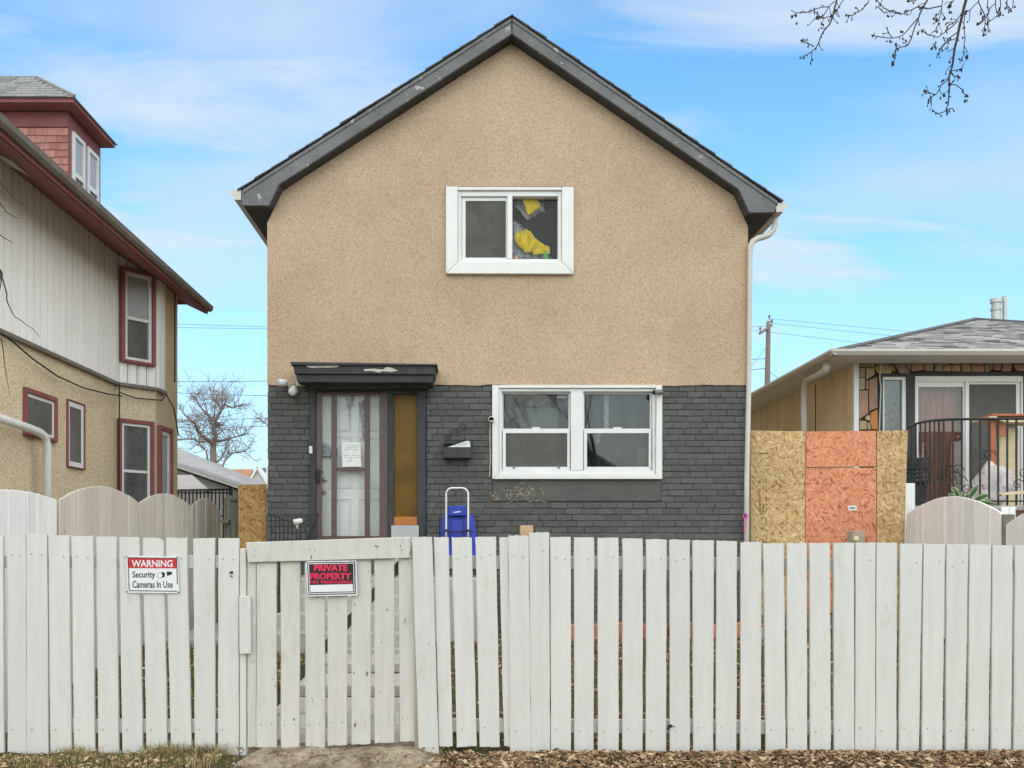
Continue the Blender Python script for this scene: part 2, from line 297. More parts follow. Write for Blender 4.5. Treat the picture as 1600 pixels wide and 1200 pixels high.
# ------------------------------------------------------------------ mesh builder
class MB:
    def __init__(s): s.v = []; s.f = []; s.mi = []
    def add(s, vs, fs, m=0):
        o = len(s.v); s.v += [tuple(p) for p in vs]
        for f in fs: s.f.append(tuple(i + o for i in f)); s.mi.append(m)
        return s
    def hexa(s, p, m=0):   # p: 4 bottom (ccw from above) then 4 top
        return s.add(p, [(3, 2, 1, 0), (4, 5, 6, 7), (0, 1, 5, 4), (1, 2, 6, 5), (2, 3, 7, 6), (3, 0, 4, 7)], m)
    def box(s, x0, x1, y0, y1, z0, z1, m=0):
        if x0 > x1: x0, x1 = x1, x0
        if z0 > z1: z0, z1 = z1, z0
        return s.hexa([(x0, y0, z0), (x1, y0, z0), (x1, y1, z0), (x0, y1, z0), (x0, y0, z1), (x1, y0, z1), (x1, y1, z1), (x0, y1, z1)], m)
    def pbox(s, px0, px1, py0, py1, y0, y1, m=0, ref=None):   # front face measured in photo pixels at depth ref (default y0)
        r = y0 if ref is None else ref
        return s.box(X(px0, r), X(px1, r), y0, y1, Z(py1, r), Z(py0, r), m)
    def prism(s, poly, y0, y1, m=0):     # poly (x,z), extruded along y
        a = sum(poly[i][0] * poly[(i + 1) % len(poly)][1] - poly[(i + 1) % len(poly)][0] * poly[i][1] for i in range(len(poly)))
        if a < 0: poly = poly[::-1]
        n = len(poly); vs = [(x, y0, z) for x, z in poly] + [(x, y1, z) for x, z in poly]
        fs = [tuple(range(n)), tuple(range(2 * n - 1, n - 1, -1))] + [((i + 1) % n, i, n + i, n + (i + 1) % n) for i in range(n)]
        return s.add(vs, fs, m)
    def pprism(s, poly, y0, y1, m=0, ref=None):
        r = y0 if ref is None else ref
        return s.prism([(X(a, r), Z(b, r)) for a, b in poly], y0, y1, m)
    def tube(s, pts, rad, n=6, m=0, cap=True):
        pts = [Vector(p) for p in pts]
        if isinstance(rad, (int, float)): rad = [rad] * len(pts)
        o = len(s.v); prev = None; k = len(pts)
        for i, p in enumerate(pts):
            d = (pts[min(i + 1, k - 1)] - pts[max(i - 1, 0)])
            d = d.normalized() if d.length > 1e-9 else Vector((0, 0, 1))
            if prev is None:
                a = Vector((0, 0, 1)) if abs(d.z) < .9 else Vector((1, 0, 0)); u = d.cross(a).normalized()
            else:
                u = prev - d * prev.dot(d); u = u.normalized() if u.length > 1e-6 else d.orthogonal().normalized()
            prev = u; w = d.cross(u)
            for j in range(n):
                t = 2 * math.pi * j / n; q = p + (u * math.cos(t) + w * math.sin(t)) * rad[i]; s.v.append(tuple(q))
        for i in range(k - 1):
            for j in range(n):
                a = o + i * n + j; b = o + i * n + (j + 1) % n
                s.f.append((a, b, b + n, a + n)); s.mi.append(m)
        if cap:
            s.f.append(tuple(o + j for j in range(n - 1, -1, -1))); s.mi.append(m)
            s.f.append(tuple(o + (k - 1) * n + j for j in range(n))); s.mi.append(m)
        return s
    def blob(s, c, rx, ry, rz, m=0, seg=8, ring=5, jit=0.0, rg=rnd):
        vs = [(c[0], c[1], c[2] - rz)]
        for i in range(1, ring):
            t = math.pi * i / ring - math.pi / 2
            for j in range(seg):
                a = 2 * math.pi * j / seg; k = 1 + rg.uniform(-jit, jit)
                vs.append((c[0] + rx * math.cos(t) * math.cos(a) * k, c[1] + ry * math.cos(t) * math.sin(a) * k, c[2] + rz * math.sin(t) * k))
        vs.append((c[0], c[1], c[2] + rz)); fs = []
        for j in range(seg): fs.append((0, 1 + (j + 1) % seg, 1 + j))
        for i in range(ring - 2):
            for j in range(seg):
                a = 1 + i * seg + j; b = 1 + i * seg + (j + 1) % seg; fs.append((a, b, b + seg, a + seg))
        t = len(vs) - 1; o = 1 + (ring - 2) * seg
        for j in range(seg): fs.append((o + j, o + (j + 1) % seg, t))
        return s.add(vs, fs, m)
    def build(s, name, mats, parent=None, smooth=False, bevel=0):
        me = bpy.data.meshes.new(name); me.from_pydata(s.v, [], s.f)
        if not isinstance(mats, (list, tuple)): mats = [mats]
        for k in mats: me.materials.append(M[k])
        if len(mats) > 1: me.polygons.foreach_set('material_index', s.mi)
        if bevel:
            bm = bmesh.new(); bm.from_mesh(me)
            bmesh.ops.bevel(bm, geom=list(bm.edges), offset=bevel, segments=1, affect='EDGES', clamp_overlap=True)
            bm.to_mesh(me); bm.free()
        if smooth: me.polygons.foreach_set('use_smooth', [True] * len(me.polygons))
        me.update()
        return link(name, me, parent)
def link(name, data, parent=None):
    o = bpy.data.objects.new(name, data); COL.objects.link(o)
    if parent is not None: attach(o, parent)
    return o
def attach(o, parent):
    o.parent = parent
    if parent.type == 'EMPTY': o.matrix_parent_inverse = Matrix.Translation(-Vector(parent.location))
def tag(o, label, cat, group=None, kind=None):
    if label: o['label'] = label
    if cat: o['category'] = cat
    if group: o['group'] = group
    if kind: o['kind'] = kind
    return o
def thing(name, label, cat, loc, group=None):
    o = bpy.data.objects.new(name, None); o.empty_display_size = .1; o.location = loc; COL.objects.link(o)
    return tag(o, label, cat, group)
def struct(o): o['kind'] = 'structure'; return o
def stuff(o): o['kind'] = 'stuff'; return o

def text(body, mats, parent, name, x0, x1, z0, z1, y, bold=.0, depth=.0008, shear=0.0, fit=True):
    cu = bpy.data.curves.new('t', 'FONT'); cu.body = body; cu.size = 1; cu.offset = bold; cu.shear = shear; cu.resolution_u = 3
    ob = bpy.data.objects.new('t', cu); COL.objects.link(ob)
    dg = bpy.context.evaluated_depsgraph_get(); me = bpy.data.meshes.new_from_object(ob.evaluated_get(dg))
    bpy.data.objects.remove(ob); bpy.data.curves.remove(cu)
    xs = [v.co.x for v in me.vertices]; ys = [v.co.y for v in me.vertices]
    ax, bx, ay, by = min(xs), max(xs), min(ys), max(ys)
    for v in me.vertices:
        v.co = (x0 + (v.co.x - ax) / (bx - ax) * (x1 - x0), y, z0 + (v.co.y - ay) / (by - ay) * (z1 - z0))
    me.materials.clear(); me.materials.append(M[mats]); me.name = name
    return link(name, me, parent)

# ------------------------------------------------------------------ ground
def sstep(a, b, t): t = max(0, min(1, (t - a) / (b - a))); return t * t * (3 - 2 * t)
def gz(x, y):
    z = .34 * sstep(6.0, 9.6, y)
    if abs(x) < 20 and -3 < y < 30:
        z += .02 * noise.noise(Vector((x * .9, y * .9, 0))) + .008 * noise.noise(Vector((x * 4, y * 4, 3)))
    z += .055 * sstep(6.05, 5.75, y) * sstep(-.3, .9, x) - .01        # leaf mound in front of the boards
    if y < 6.2: z += .03 * sstep(-1.45, -1.65, x) * sstep(6.2, 5.9, y)
    return z
def ground():
    xs = [-900, -300, -100, -40, -20, -12] + [-9 + .25 * i for i in range(73)] + [12, 20, 40, 100, 300, 900]
    ys = [-300, -100, -40, -20, -8, 0, 2, 4, 4.6] + [5 + .12 * i for i in range(12)] + [6.5 + .3 * i for i in range(25)] + [15, 18, 25, 40, 80, 200, 500, 1200]
    b = MB(); n = len(xs)
    vs = [(x, y, gz(x, y)) for y in ys for x in xs]
    fs = [(j * n + i, j * n + i + 1, (j + 1) * n + i + 1, (j + 1) * n + i) for j in range(len(ys) - 1) for i in range(n - 1)]
    b.add(vs, fs); return struct(b.build('ground', 'ground', smooth=True))
ground()
def street():
    m = MB(); m.box(-60, 60, 1.2, 2.9, -.1, .03); pv = struct(m.build('pavement', 'concrete'))
    m = MB(); m.box(-60, 60, -1.9, -1.75, -.1, .14); struct(m.build('kerb', 'concrete'))
    m = MB(); m.box(-60, 60, -10.5, -1.9, -.1, .025); struct(m.build('road', 'asphalt'))
    m = MB(); m.box(-3.38, -2.62, 9.6, 19, .0, .375); struct(m.build('bounce_path', 'concrete'))  # unseen path, added to bounce light onto the left side walls
    m = MB(); m.box(3.6, 5.2, 11.4, 20, .0, .37); struct(m.build('bounce_path', 'concrete'))  # second unseen path, added as a light reflector for the bungalow wall
street()

# ------------------------------------------------------------------ main house
D = 11.06; YF = 10.84; BACK = 20.0
HB = .25
house = thing('house', 'tan stucco gabled house with dark grey painted brick ground floor', 'house', (X(793, D), D, HB))
def main_house():
    xl, xr = X(418, D), X(1168, D)
    yf = D - .015
    # roof line seen on the fascia plane
    Lp = [(377, 298), (800, 28), (800, 53), (436, 288), (420, 321), (378, 321)]
    Rp = [(800, 28), (1217, 316), (1210, 332), (1171, 332), (1155, 296), (800, 53)]
    w = lambda pt: (X(pt[0], YF), Z(pt[1], YF))
    c, dl, el = w((800, 53)), w((436, 288)), w((420, 321)); dr, er = w((1155, 296)), w((1171, 332))
    def topz(x):   # underside of the roof at x
        if x <= dl[0]: t = (x - el[0]) / (dl[0] - el[0]); return el[1] + t * (dl[1] - el[1])
        if x <= c[0]: t = (x - dl[0]) / (c[0] - dl[0]); return dl[1] + t * (c[1] - dl[1])
        if x <= dr[0]: t = (x - c[0]) / (dr[0] - c[0]); return c[1] + t * (dr[1] - c[1])
        t = (x - dr[0]) / (er[0] - dr[0]); return dr[1] + t * (er[1] - dr[1])
    zb = Z(602, D)
    wx0, wx1, wz0, wz1 = X(699, D), X(893, D), Z(428, D), Z(297, D)
    # stucco front, cut round the window, with a ragged lower edge
    def col(a, b, z0=None, bottom=False):
        pts = [a] + [k for k in (dl[0], c[0], dr[0]) if a + .01 < k < b - .01] + [b]
        top = [(x, topz(x) - .001) for x in pts][::-1]
        if bottom:
            n = max(2, int((b - a) / .12)); low = [(a + (b - a) * i / n, z0 + (rnd.uniform(-.012, .008) if 0 < i < n else 0)) for i in range(n + 1)]
        else: low = [(a, z0), (b, z0)]
        return low + top
    m = MB()
    m.prism(col(xl, wx0, zb, True), yf, yf + .2); m.prism(col(wx1, xr, zb, True), yf, yf + .2)
    m.prism(col(wx0, wx1, wz1), yf, yf + .2)
    n = 12; m.prism([(wx0 + (wx1 - wx0) * i / n, zb + (rnd.uniform(-.012, .008) if 0 < i < n else 0)) for i in range(n + 1)] + [(wx1, wz0), (wx0, wz0)], yf, yf + .2)
    wall = m.build('stucco_wall', 'stucco', house)
    m = MB()
    m.box(xl + .004, xl + .2, yf + .2, BACK, HB, topz(xl + .1) - .02); m.box(xr - .2, xr - .004, yf + .2, BACK, HB, topz(xr - .1) - .02); m.box(xl + .2, xr - .2, BACK - .2, BACK, HB, 5)
    m.build('side_wall', 'stucco', house)
    # roof body + fascias
    m = MB(); m.prism([w(p) for p in [(379, 297.5), (800, 29.5), (800, 52), (437, 287), (421, 319.5), (379, 319.5)]], YF + .036, BACK + .3)
    m.prism([w(p) for p in [(800, 29.5), (1215, 316), (1209, 330.5), (1170, 330.5), (1154, 295), (800, 52)]], YF + .036, BACK + .3)
    roof = m.build('roof', 'soffit', house)
    def fascia(poly):
        m = MB(); m.prism([w(p) for p in poly], YF, YF + .036); return m.build('fascia_board', 'fascia', roof, bevel=.004)
    fascia([(377, 298), (799.2, 28.4), (799.2, 53), (436, 288), (420, 321), (378, 321)])
    fascia([(800.6, 28.4), (1217, 316), (1210, 332), (1171, 332), (1155, 296), (800.6, 53)])
    # second, lapped board edge along the rake
    for (a, b) in (((380, 296.5), (799.2, 28.4)), ((800.6, 28.4), (1215, 314.5))):
        m = MB(); p, q = w(a), w(b); m.prism([(p[0], p[1] - .045), (q[0], q[1] - .045), q, p], YF - .012, YF - .0005); m.build('drip_board', 'fascia', roof, bevel=.003)
    # shingle courses showing at the rake
    m = MB()
    for (a, b) in ((w((372, 298.5)), w((800, 26))), (w((1222, 316.5)), w((800, 26)))):
        p, q = Vector((a[0], 0, a[1])), Vector((b[0], 0, b[1])); L = (q - p).length; d = (q - p) / L; up = Vector((-d.z, 0, d.x)); up = up if up.z > 0 else -up
        k = int(L / .24)
        for i in range(k):
            s0, s1 = p + d * (L * i / k), p + d * (L * (i + 1) / k + .02); jf = rnd.uniform(-.03, -.012)
            m.prism([((s0 + up * .0)[0], (s0)[2]), (s1[0], s1[2]), ((s1 + up * .010)[0], (s1 + up * .010)[2]), ((s0 + up * .022)[0], (s0 + up * .022)[2])], YF + jf, BACK + .32)
    stuff(m.build('roof_shingle', 'shingle_dark', roof))
    # gutters and downspout
    m = MB(); m.pprism([(357.5, 297), (376.5, 297), (376.5, 312), (366, 312), (361, 304)], YF + .0, BACK, ref=YF); m.build('gutter', 'gutterw', house)
    m = MB(); m.pprism([(1213, 317), (1232, 317), (1229, 324), (1224, 331), (1213, 331)], YF, BACK, ref=YF); m.build('gutter', 'gutterw', house)
    m = MB(); y = 11.0
    pts = [P(1211, 338, y), P(1211, 352, y), P(1208, 360, y), P(1202, 366.5, y), P(1194, 370, y), P(1184, 372.5, y), P(1176.5, 377, y), P(1172.6, 385, y), P(1171.8, 400, y), P(1170, 600, y), P(1166.5, 760, y - .01), P(1166, 1000, y - .02)]
    rr = [.036] * 8 + [.03] * 4; m.tube(pts, rr, 10); m.build('downspout', 'gutterw', house, smooth=True)
    m = MB(); m.pbox(1163, 1165.5, 803, 831, y - .055, y - .05); m.pbox(1161, 1169, 803, 808, y - .055, y - .05); m.build('spray_mark', 'pink', house)
    # brick storey
    bzb = zb - .004
    dx0, dx1 = X(487, D), X(666, D); vx0, vx1, vz0, vz1 = X(770, D), X(1033, D), Z(748, D), Z(603, D)
    pz0 = Z(783, D); LAND = CH - .38
    by = D + .008
    m = MB()
    m.box(xl + .006, dx0, by, by + .18, HB, bzb); m.box(dx1, vx0, by, by + .18, HB, bzb); m.box(vx0, vx1, by, by + .18, HB, vz0); m.box(vx1, xr - .006, by, by + .18, HB, bzb)
    m.box(dx0, dx1, by, by + .18, HB, LAND - .02); m.box(dx0, dx1, by + .01, by + .18, Z(606, D), bzb)
    bw = m.build('brick_wall', 'mortar', house)
    m = MB(); m.box(vx0 + .004, vx1 - .004, D - .006, by, pz0 + .004, vz0 - .0); m.build('render_panel', 'panelpaint', house)
    # flaked paint under the window
    m = MB(); r2 = random.Random(4)
    def sliver(px, py, L, w, a, k):
        c, q = math.cos(a), math.sin(a); n = 5; up = []; lo = []; bend = r2.uniform(-.35, .35) * L
        for t in range(n):
            u = t / (n - 1) - .5; hw = w * (1 - (2 * u) ** 2) * r2.uniform(.6, 1.2) + .12; b = bend * (u * u - .25)
            up.append((px + u * L * c - (b + hw) * q, py + u * L * q + (b + hw) * c)); lo.append((px + u * L * c - (b - hw) * q, py + u * L * q + (b - hw) * c))
        m.pprism(up + lo[::-1], D - .0085, D - .0065, k)
    for i in range(70):
        px = 806 + r2.gauss(0, 21); py = 769 + r2.gauss(0, 7)
        if not (774 < px < 872 and 753 < py < 781): continue
        sliver(px, py, r2.uniform(1.5, 7), r2.uniform(.25, .8), r2.gauss(-.5, .8), r2.choice((0, 0, 1)))
    for i in range(26): sliver(772.5 + r2.gauss(0, 2.6), 777 + r2.gauss(0, 3.6), r2.uniform(1, 4), r2.uniform(.4, 1.1), r2.uniform(0, 3), r2.choice((0, 1)))
    for i in range(16): sliver(800 + r2.uniform(-14, 60), 783 + r2.gauss(0, 1.2), r2.uniform(1.5, 6), r2.uniform(.2, .5), r2.gauss(0, .3), 0)
    stuff(m.build('paint_flake', ['flake', 'rawwood'], house))
    pitch_z = .0752; pitch_x = .2005; jt = .0062
    rects = []; z = bzb; row = 0
    while z > HB + .1:
        z1 = z; z0 = z - pitch_z + jt
        off = (0, .5, .22, .72)[row % 4] * pitch_x + rnd.uniform(-.02, .02)
        x = xl - off
        while x < xr:
            x0, x1 = max(x, xl), min(x + pitch_x - jt * .8, xr - .002)
            segs = [(x0, x1)]
            holes = []
            if z0 > LAND - .02: holes.append((dx0, dx1))
            else: pass
            if z1 > pz0 + .02: holes.append((vx0, vx1))
            for h0, h1 in holes:
                ns = []
                for a, b in segs:
                    if b <= h0 or a >= h1: ns.append((a, b)); continue
                    if a < h0: ns.append((a, h0 - .003))
                    if b > h1: ns.append((h1 + .003, b))
                segs = ns
            for a, b in segs:
                if b - a > .025: rects.append((a, b, z0, z1))
            x += pitch_x * rnd.uniform(.985, 1.015)
        z -= pitch_z; row += 1
    # shared brick meshes (unit brick, scaled)
    protos = []
    for k in range(5):
        r3 = random.Random(90 + k)
        bm = bmesh.new()
        nx = 5
        grid = []
        for iz in range(4):
            rowv = []
            for ix in range(nx + 1):
                u = ix / nx; v = (0, .12, .88, 1)[iz]
                u2 = (0, .03, .3, .65, .97, 1)[ix]
                edge = iz in (0, 3) or ix in (0, nx)
                rowv.append(bm.verts.new((u2 - .5 + (r3.uniform(-.006, .006) if not edge else r3.uniform(-.012, .012)), (.006 if edge else 0) + r3.uniform(-.0025, .0025), v - .5 + r3.uniform(-.03, .03))))
            grid.append(rowv)
        for iz in range(3):
            for ix in range(nx): bm.faces.new((grid[iz][ix], grid[iz][ix + 1], grid[iz + 1][ix + 1], grid[iz + 1][ix]))
        ring = [grid[0][i] for i in range(nx + 1)] + [grid[i][nx] for i in (1, 2, 3)] + [grid[3][i] for i in range(nx - 1, -1, -1)] + [grid[2][0], grid[1][0]]
        bk = [bm.verts.new((p.co.x, .03, p.co.z)) for p in ring]
        for i in range(len(ring)): j = (i + 1) % len(ring); bm.faces.new((ring[j], ring[i], bk[i], bk[j]))
        me = bpy.data.meshes.new('brick'); bm.to_mesh(me); bm.free(); me.materials.append(M['brickpaint']); protos.append(me)
    vis = [r for r in rects if r[2] > Z(838, D)]; rest = [r for r in rects if r[2] <= Z(838, D)]
    vis.sort(key=lambda r: -(r[1] - r[0])); rest += vis[300:]; vis = vis[:300]
    for a, b, z0, z1 in vis:
        o = link('brick', rnd.choice(protos), bw); o.location = ((a + b) / 2, D + rnd.uniform(-.004, .004), (z0 + z1) / 2); o.scale = (b - a, 1, z1 - z0)
        o.rotation_euler = (rnd.uniform(-.03, .03), rnd.uniform(-.012, .012), rnd.uniform(-.008, .008))
    m = MB()
    for a, b, z0, z1 in rest:
        me = rnd.choice(protos); dy = D + rnd.uniform(-.004, .004)
        m.add([((a + b) / 2 + v.co.x * (b - a), dy + v.co.y, (z0 + z1) / 2 + v.co.z * (z1 - z0)) for v in me.vertices], [tuple(p.vertices) for p in me.polygons])
    stuff(m.build('brick_course', 'brickpaint', bw))
    return dx0, dx1, LAND
dx0, dx1, LAND = main_house()

def room(parent, x0, x1, z0, z1, y0, depth, mat='interior'):
    m = MB(); y1 = y0 + depth
    m.add([(x0, y0, z0), (x1, y0, z0), (x1, y0, z1), (x0, y0, z1), (x0, y1, z0), (x1, y1, z0), (x1, y1, z1), (x0, y1, z1)], [(4, 5, 6, 7), (0, 1, 5, 4), (3, 7, 6, 2), (0, 4, 7, 3), (1, 2, 6, 5)])
    return m.build('room_interior', mat, parent)
def drape(parent, name, mat, px0, px1, py0, py1, y, folds=8, amp=.02, seed=1):
    r = random.Random(seed); m = MB(); nx = folds * 4; nz = 6; x0, x1, z0, z1 = X(px0, y), X(px1, y), Z(py1, y), Z(py0, y)
    ph = [r.uniform(-.5, .5) for _ in range(nx + 1)]
    vs = []
    for j in range(nz + 1):
        for i in range(nx + 1):
            vs.append((x0 + (x1 - x0) * i / nx, y + amp * math.sin(i / nx * folds * 6.283 + ph[i] + .25 * j * ph[(i * 3) % nx]) + amp * .3 * r.uniform(-1, 1), z0 + (z1 - z0) * j / nz))
    fs = [(j * (nx + 1) + i, j * (nx + 1) + i + 1, (j + 1) * (nx + 1) + i + 1, (j + 1) * (nx + 1) + i) for j in range(nz) for i in range(nx)]
    m.add(vs, fs); return m.build(name, mat, parent, smooth=True)
def ring(m, px0, px1, py0, py1, ix0, ix1, iy0, iy1, y0, y1, ref):    # rectangular frame of four butted bars
    m.pbox(px0, ix0, py0, py1, y0, y1, ref=ref); m.pbox(ix1, px1, py0, py1, y0, y1, ref=ref)
    m.pbox(ix0, ix1, py0, iy0, y0, y1, ref=ref); m.pbox(ix0, ix1, iy1, py1, y0, y1, ref=ref)

def upper_window():
    w = MB(); ring(w, 715.5, 877, 300, 411.5, 721, 871.5, 308, 406, D - .03, D + .09, D)
    w.pbox(792.5, 800.4, 308, 406, D - .035, D + .08, ref=D)
    win = w.build('window', 'vinyl', house, bevel=.004)
    # outer casing: flat top and sides, mitred deep sill board
    def piece(poly, y0=D - .075):
        m = MB(); m.pprism(poly, y0, D - .014, ref=D); return m.build('casing_board', 'white', win, bevel=.004)
    piece([(697, 295), (715.3, 295), (715.3, 411.6), (697, 429.6)]); piece([(877.2, 295.6), (895.5, 295.6), (895.3, 430.2), (877.2, 411.6)])
    piece([(715.6, 295), (876.9, 295.4), (876.9, 299.8), (715.6, 299.8)], D - .06); piece([(697.4, 430), (715.5, 411.8), (877, 411.8), (895, 430.6)])
    m = MB(); ring(m, 721.2, 792.3, 308.2, 405.8, 727.5, 790.5, 314, 402.5, D + .0, D + .03, D); m.build('sash', 'vinyl', win, bevel=.003)
    m = MB(); m.pbox(727.5, 790.5, 314, 402.5, D + .012, D + .014, ref=D); m.build('insect_screen', 'screen', win)
    for a, b in ((722, 792), (800.6, 871)):
        m = MB(); m.pbox(a, b, 309, 405.5, D + .04, D + .044, ref=D); m.build('pane', 'glass_clear', win)
    m = MB(); m.prism([(X(696, D), Z(293.5, D)), (X(896.5, D), Z(294, D)), (X(896.5, D), Z(295, D)), (X(696, D), Z(294.6, D))], D - .04, D - .014); m.build('drip_cap', 'darktrim', win)
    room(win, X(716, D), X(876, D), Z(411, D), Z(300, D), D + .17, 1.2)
    drape(win, 'curtain', 'curtain_g', 716, 797, 301, 411, D + .22, 5, .02, 3)
upper_window()
def cloth(name, label, mat, poly, y, seed, sag=.02, cat='cloth', thick=.004):
    # crumpled sheet with the given outline
    r = random.Random(seed); bm = bmesh.new()
    vs = [bm.verts.new((X(a, y), y, Z(b, y))) for a, b in poly]; f = bm.faces.new(vs)
    bmesh.ops.triangulate(bm, faces=[f]); bmesh.ops.subdivide_edges(bm, edges=list(bm.edges), cuts=6, use_grid_fill=True)
    for v in bm.verts:
        v.co.y += sag * noise.noise(v.co * 9 + Vector((seed, 0, 0))) + sag * .9 * abs(noise.noise(v.co * 24)); v.co.x += .006 * noise.noise(v.co * 40); v.co.z += .006 * noise.noise(v.co * 40 + Vector((5, 5, 5)))
    me = bpy.data.meshes.new(name); bm.to_mesh(me); bm.free(); me.materials.append(M[mat])
    me.polygons.foreach_set('use_smooth', [True] * len(me.polygons))
    o = link(name, me); md = o.modifiers.new('thick', 'SOLIDIFY'); md.thickness = thick
    return tag(o, label, cat)
yc = D + .10
cloth('reflection_sheer', 'pale sheer painted with branch reflections behind the upstairs right pane', 'sheer', [(800, 306), (872, 306), (872, 408), (800, 408)], yc + .06, 3, .01)  # light and dark streaks stand in for reflections on the glass
cloth('dark_cloth', 'black cloth slung diagonally across the upstairs right pane', 'darkcloth', [(800, 318), (806, 324), (813, 331), (824, 344), (836, 337), (846, 330), (852, 333), (853, 324), (849, 306), (872, 306), (872, 408), (863, 408), (858, 392), (846, 381), (838, 374), (829, 363), (821, 356), (811, 347), (800, 337)], yc + .02, 5, .015)
cloth('yellow_cloth', 'bright yellow crumpled cloth low in the upstairs right pane', 'yellowcloth', [(858, 386), (848, 380), (838, 373), (829, 362), (822, 357), (818, 361), (812, 358), (813, 364), (806, 363), (811, 369), (804, 373), (812, 375), (808, 381), (817, 381), (815, 388), (824, 387), (822, 395), (832, 392), (834, 398), (845, 396), (860, 397)], yc - .02, 9, .03)
cloth('yellow_cloth', 'small yellow cloth at the top of the upstairs right pane', 'yellowcloth', [(815, 308), (836, 310), (845, 318), (842, 326), (834, 332), (825, 336), (822, 326)], yc - .02, 12, .02)
cloth('yellow_cloth', 'yellow cloth edge at the side of the screened upstairs pane', 'yellowcloth', [(721, 334), (728, 336), (746, 338), (747, 350), (735, 352), (732, 360), (728, 369), (721, 368)], yc - .015, 14, .02)
m = MB(); yy = D + .115; c = P(853, 405, yy); zz = Z(411, D) + .0
m = MB(); m.tube([(c.x, yy, Z(407, yy)), (c.x, yy, Z(394.5, yy)), (c.x, yy, Z(393.5, yy)), (c.x, yy, Z(392.5, yy))], [.036, .036, .038, .03], 12); tag(m.build('drink_can', 'green', smooth=False), 'small green can on the upstairs window ledge', 'can')
m = MB(); c = P(806, 405, yy); m.tube([(c.x, yy, Z(407, yy)), (c.x, yy, Z(401, yy)), (c.x, yy, Z(400, yy))], [.03, .028, .02], 12); tag(m.build('small_pot', 'peach'), 'small peach pot on the upstairs window ledge', 'pot')
m = MB(); m.pbox(716, 876, 406, 411, D + .065, D + .168, ref=D); m.build('window_ledge', 'white', house)

def lower_window():
    w = MB(); ring(w, 779.5, 1023.5, 607.5, 741, 784, 1019, 612, 735, D - .02, D + .1, D); w.pbox(891.5, 911, 612, 735, D - .025, D + .09, ref=D)
    win = w.build('window', 'vinyl', house, bevel=.004)
    def piece(poly, y0=D - .05):
        m = MB(); m.pprism(poly, y0, D + .01, ref=D); return m.build('casing_board', 'white', win, bevel=.004)
    piece([(769, 602.6), (779.2, 602.6), (779.2, 741), (769, 748.6)]); piece([(1023.8, 602.6), (1033.5, 602.6), (1033.5, 748.8), (1023.8, 741)])
    piece([(779.4, 602.6), (1023.6, 602.6), (1023.6, 607.3), (779.4, 607.3)]); piece([(769.3, 749), (779.3, 741.2), (1023.7, 741.2), (1033.2, 749)], D - .06)
    for (a, b) in ((784.2, 891.3), (911.2, 1018.8)):
        m = MB(); ring(m, a, b, 612.2, 673.5, a + 2.5, b - 2.5, 614.5, 669.5, D + .035, D + .065, D); m.build('upper_sash', 'vinyl', win, bevel=.003)
        m = MB(); ring(m, a + 1, b - 1, 669.8, 734.8, a + 6, b - 5, 677, 729.5, D - .005, D + .03, D); m.build('lower_sash', 'vinyl', win, bevel=.003)
        m = MB(); m.pbox(a + 2, b - 2, 614, 670, D + .05, D + .053, ref=D); m.build('pane', 'glass', win)
        m = MB(); m.pbox(a + 5.5, b - 4.5, 676, 730, D + .012, D + .015, ref=D); m.build('pane', 'glass', win)
        m = MB(); cx = (a + b) / 2; m.pbox(cx - 6, cx + 6, 667.3, 669.6, D + .0, D + .03, ref=D); m.build('sash_lock', 'vinyl', win)
    for px in (803, 873):
        m = MB(); m.pbox(px - 2, px + 2, 729.8, 732.2, D - .012, D - .0055, ref=D); m.build('lift_tab', 'ink_f', win)
    m = MB(); m.pbox(785, 890, 677.5, 729, D + .008, D + .009, ref=D); m.build('insect_screen', 'screen', win)
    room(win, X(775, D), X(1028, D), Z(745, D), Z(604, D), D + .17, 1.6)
    drape(win, 'curtain', 'curtain_g', 776, 872, 606, 744, D + .25, 4, .03, 6)
    drape(win, 'curtain', 'curtain_d', 915, 1026, 606, 744, D + .3, 5, .035, 8)
    drape(win, 'torn_blind', 'sheer', 944, 951, 606, 672, D + .2, 1, .01, 9)
    m = MB(); m.pprism([(930, 677), (942, 675), (941, 688), (936, 694), (933, 688)], D + .19, D + .195, ref=D); m.build('torn_blind', 'sheer', win)
    m = MB(); m.pprism([(1000, 690), (1010, 672), (1014, 700), (1014, 729), (1003, 729), (999, 712)], D + .2, D + .21, ref=D); m.build('pale_bundle', 'curtain_g', win)
    # loose wire hanging down the right casing
    m = MB(); m.tube([P(1026, 618, D - .06), P(1026, 650, D - .055), P(1024, 690, D - .058), P(1020, 720, D - .045), P(1016, 733, D - .03)], .0035, 5); m.build('hanging_wire', 'gutterw', win)
    m = MB(); m.pbox(872, 887, 615, 619, D + .15, D + .16, ref=D); m.build('paper_tag', 'paper', win)
lower_window()

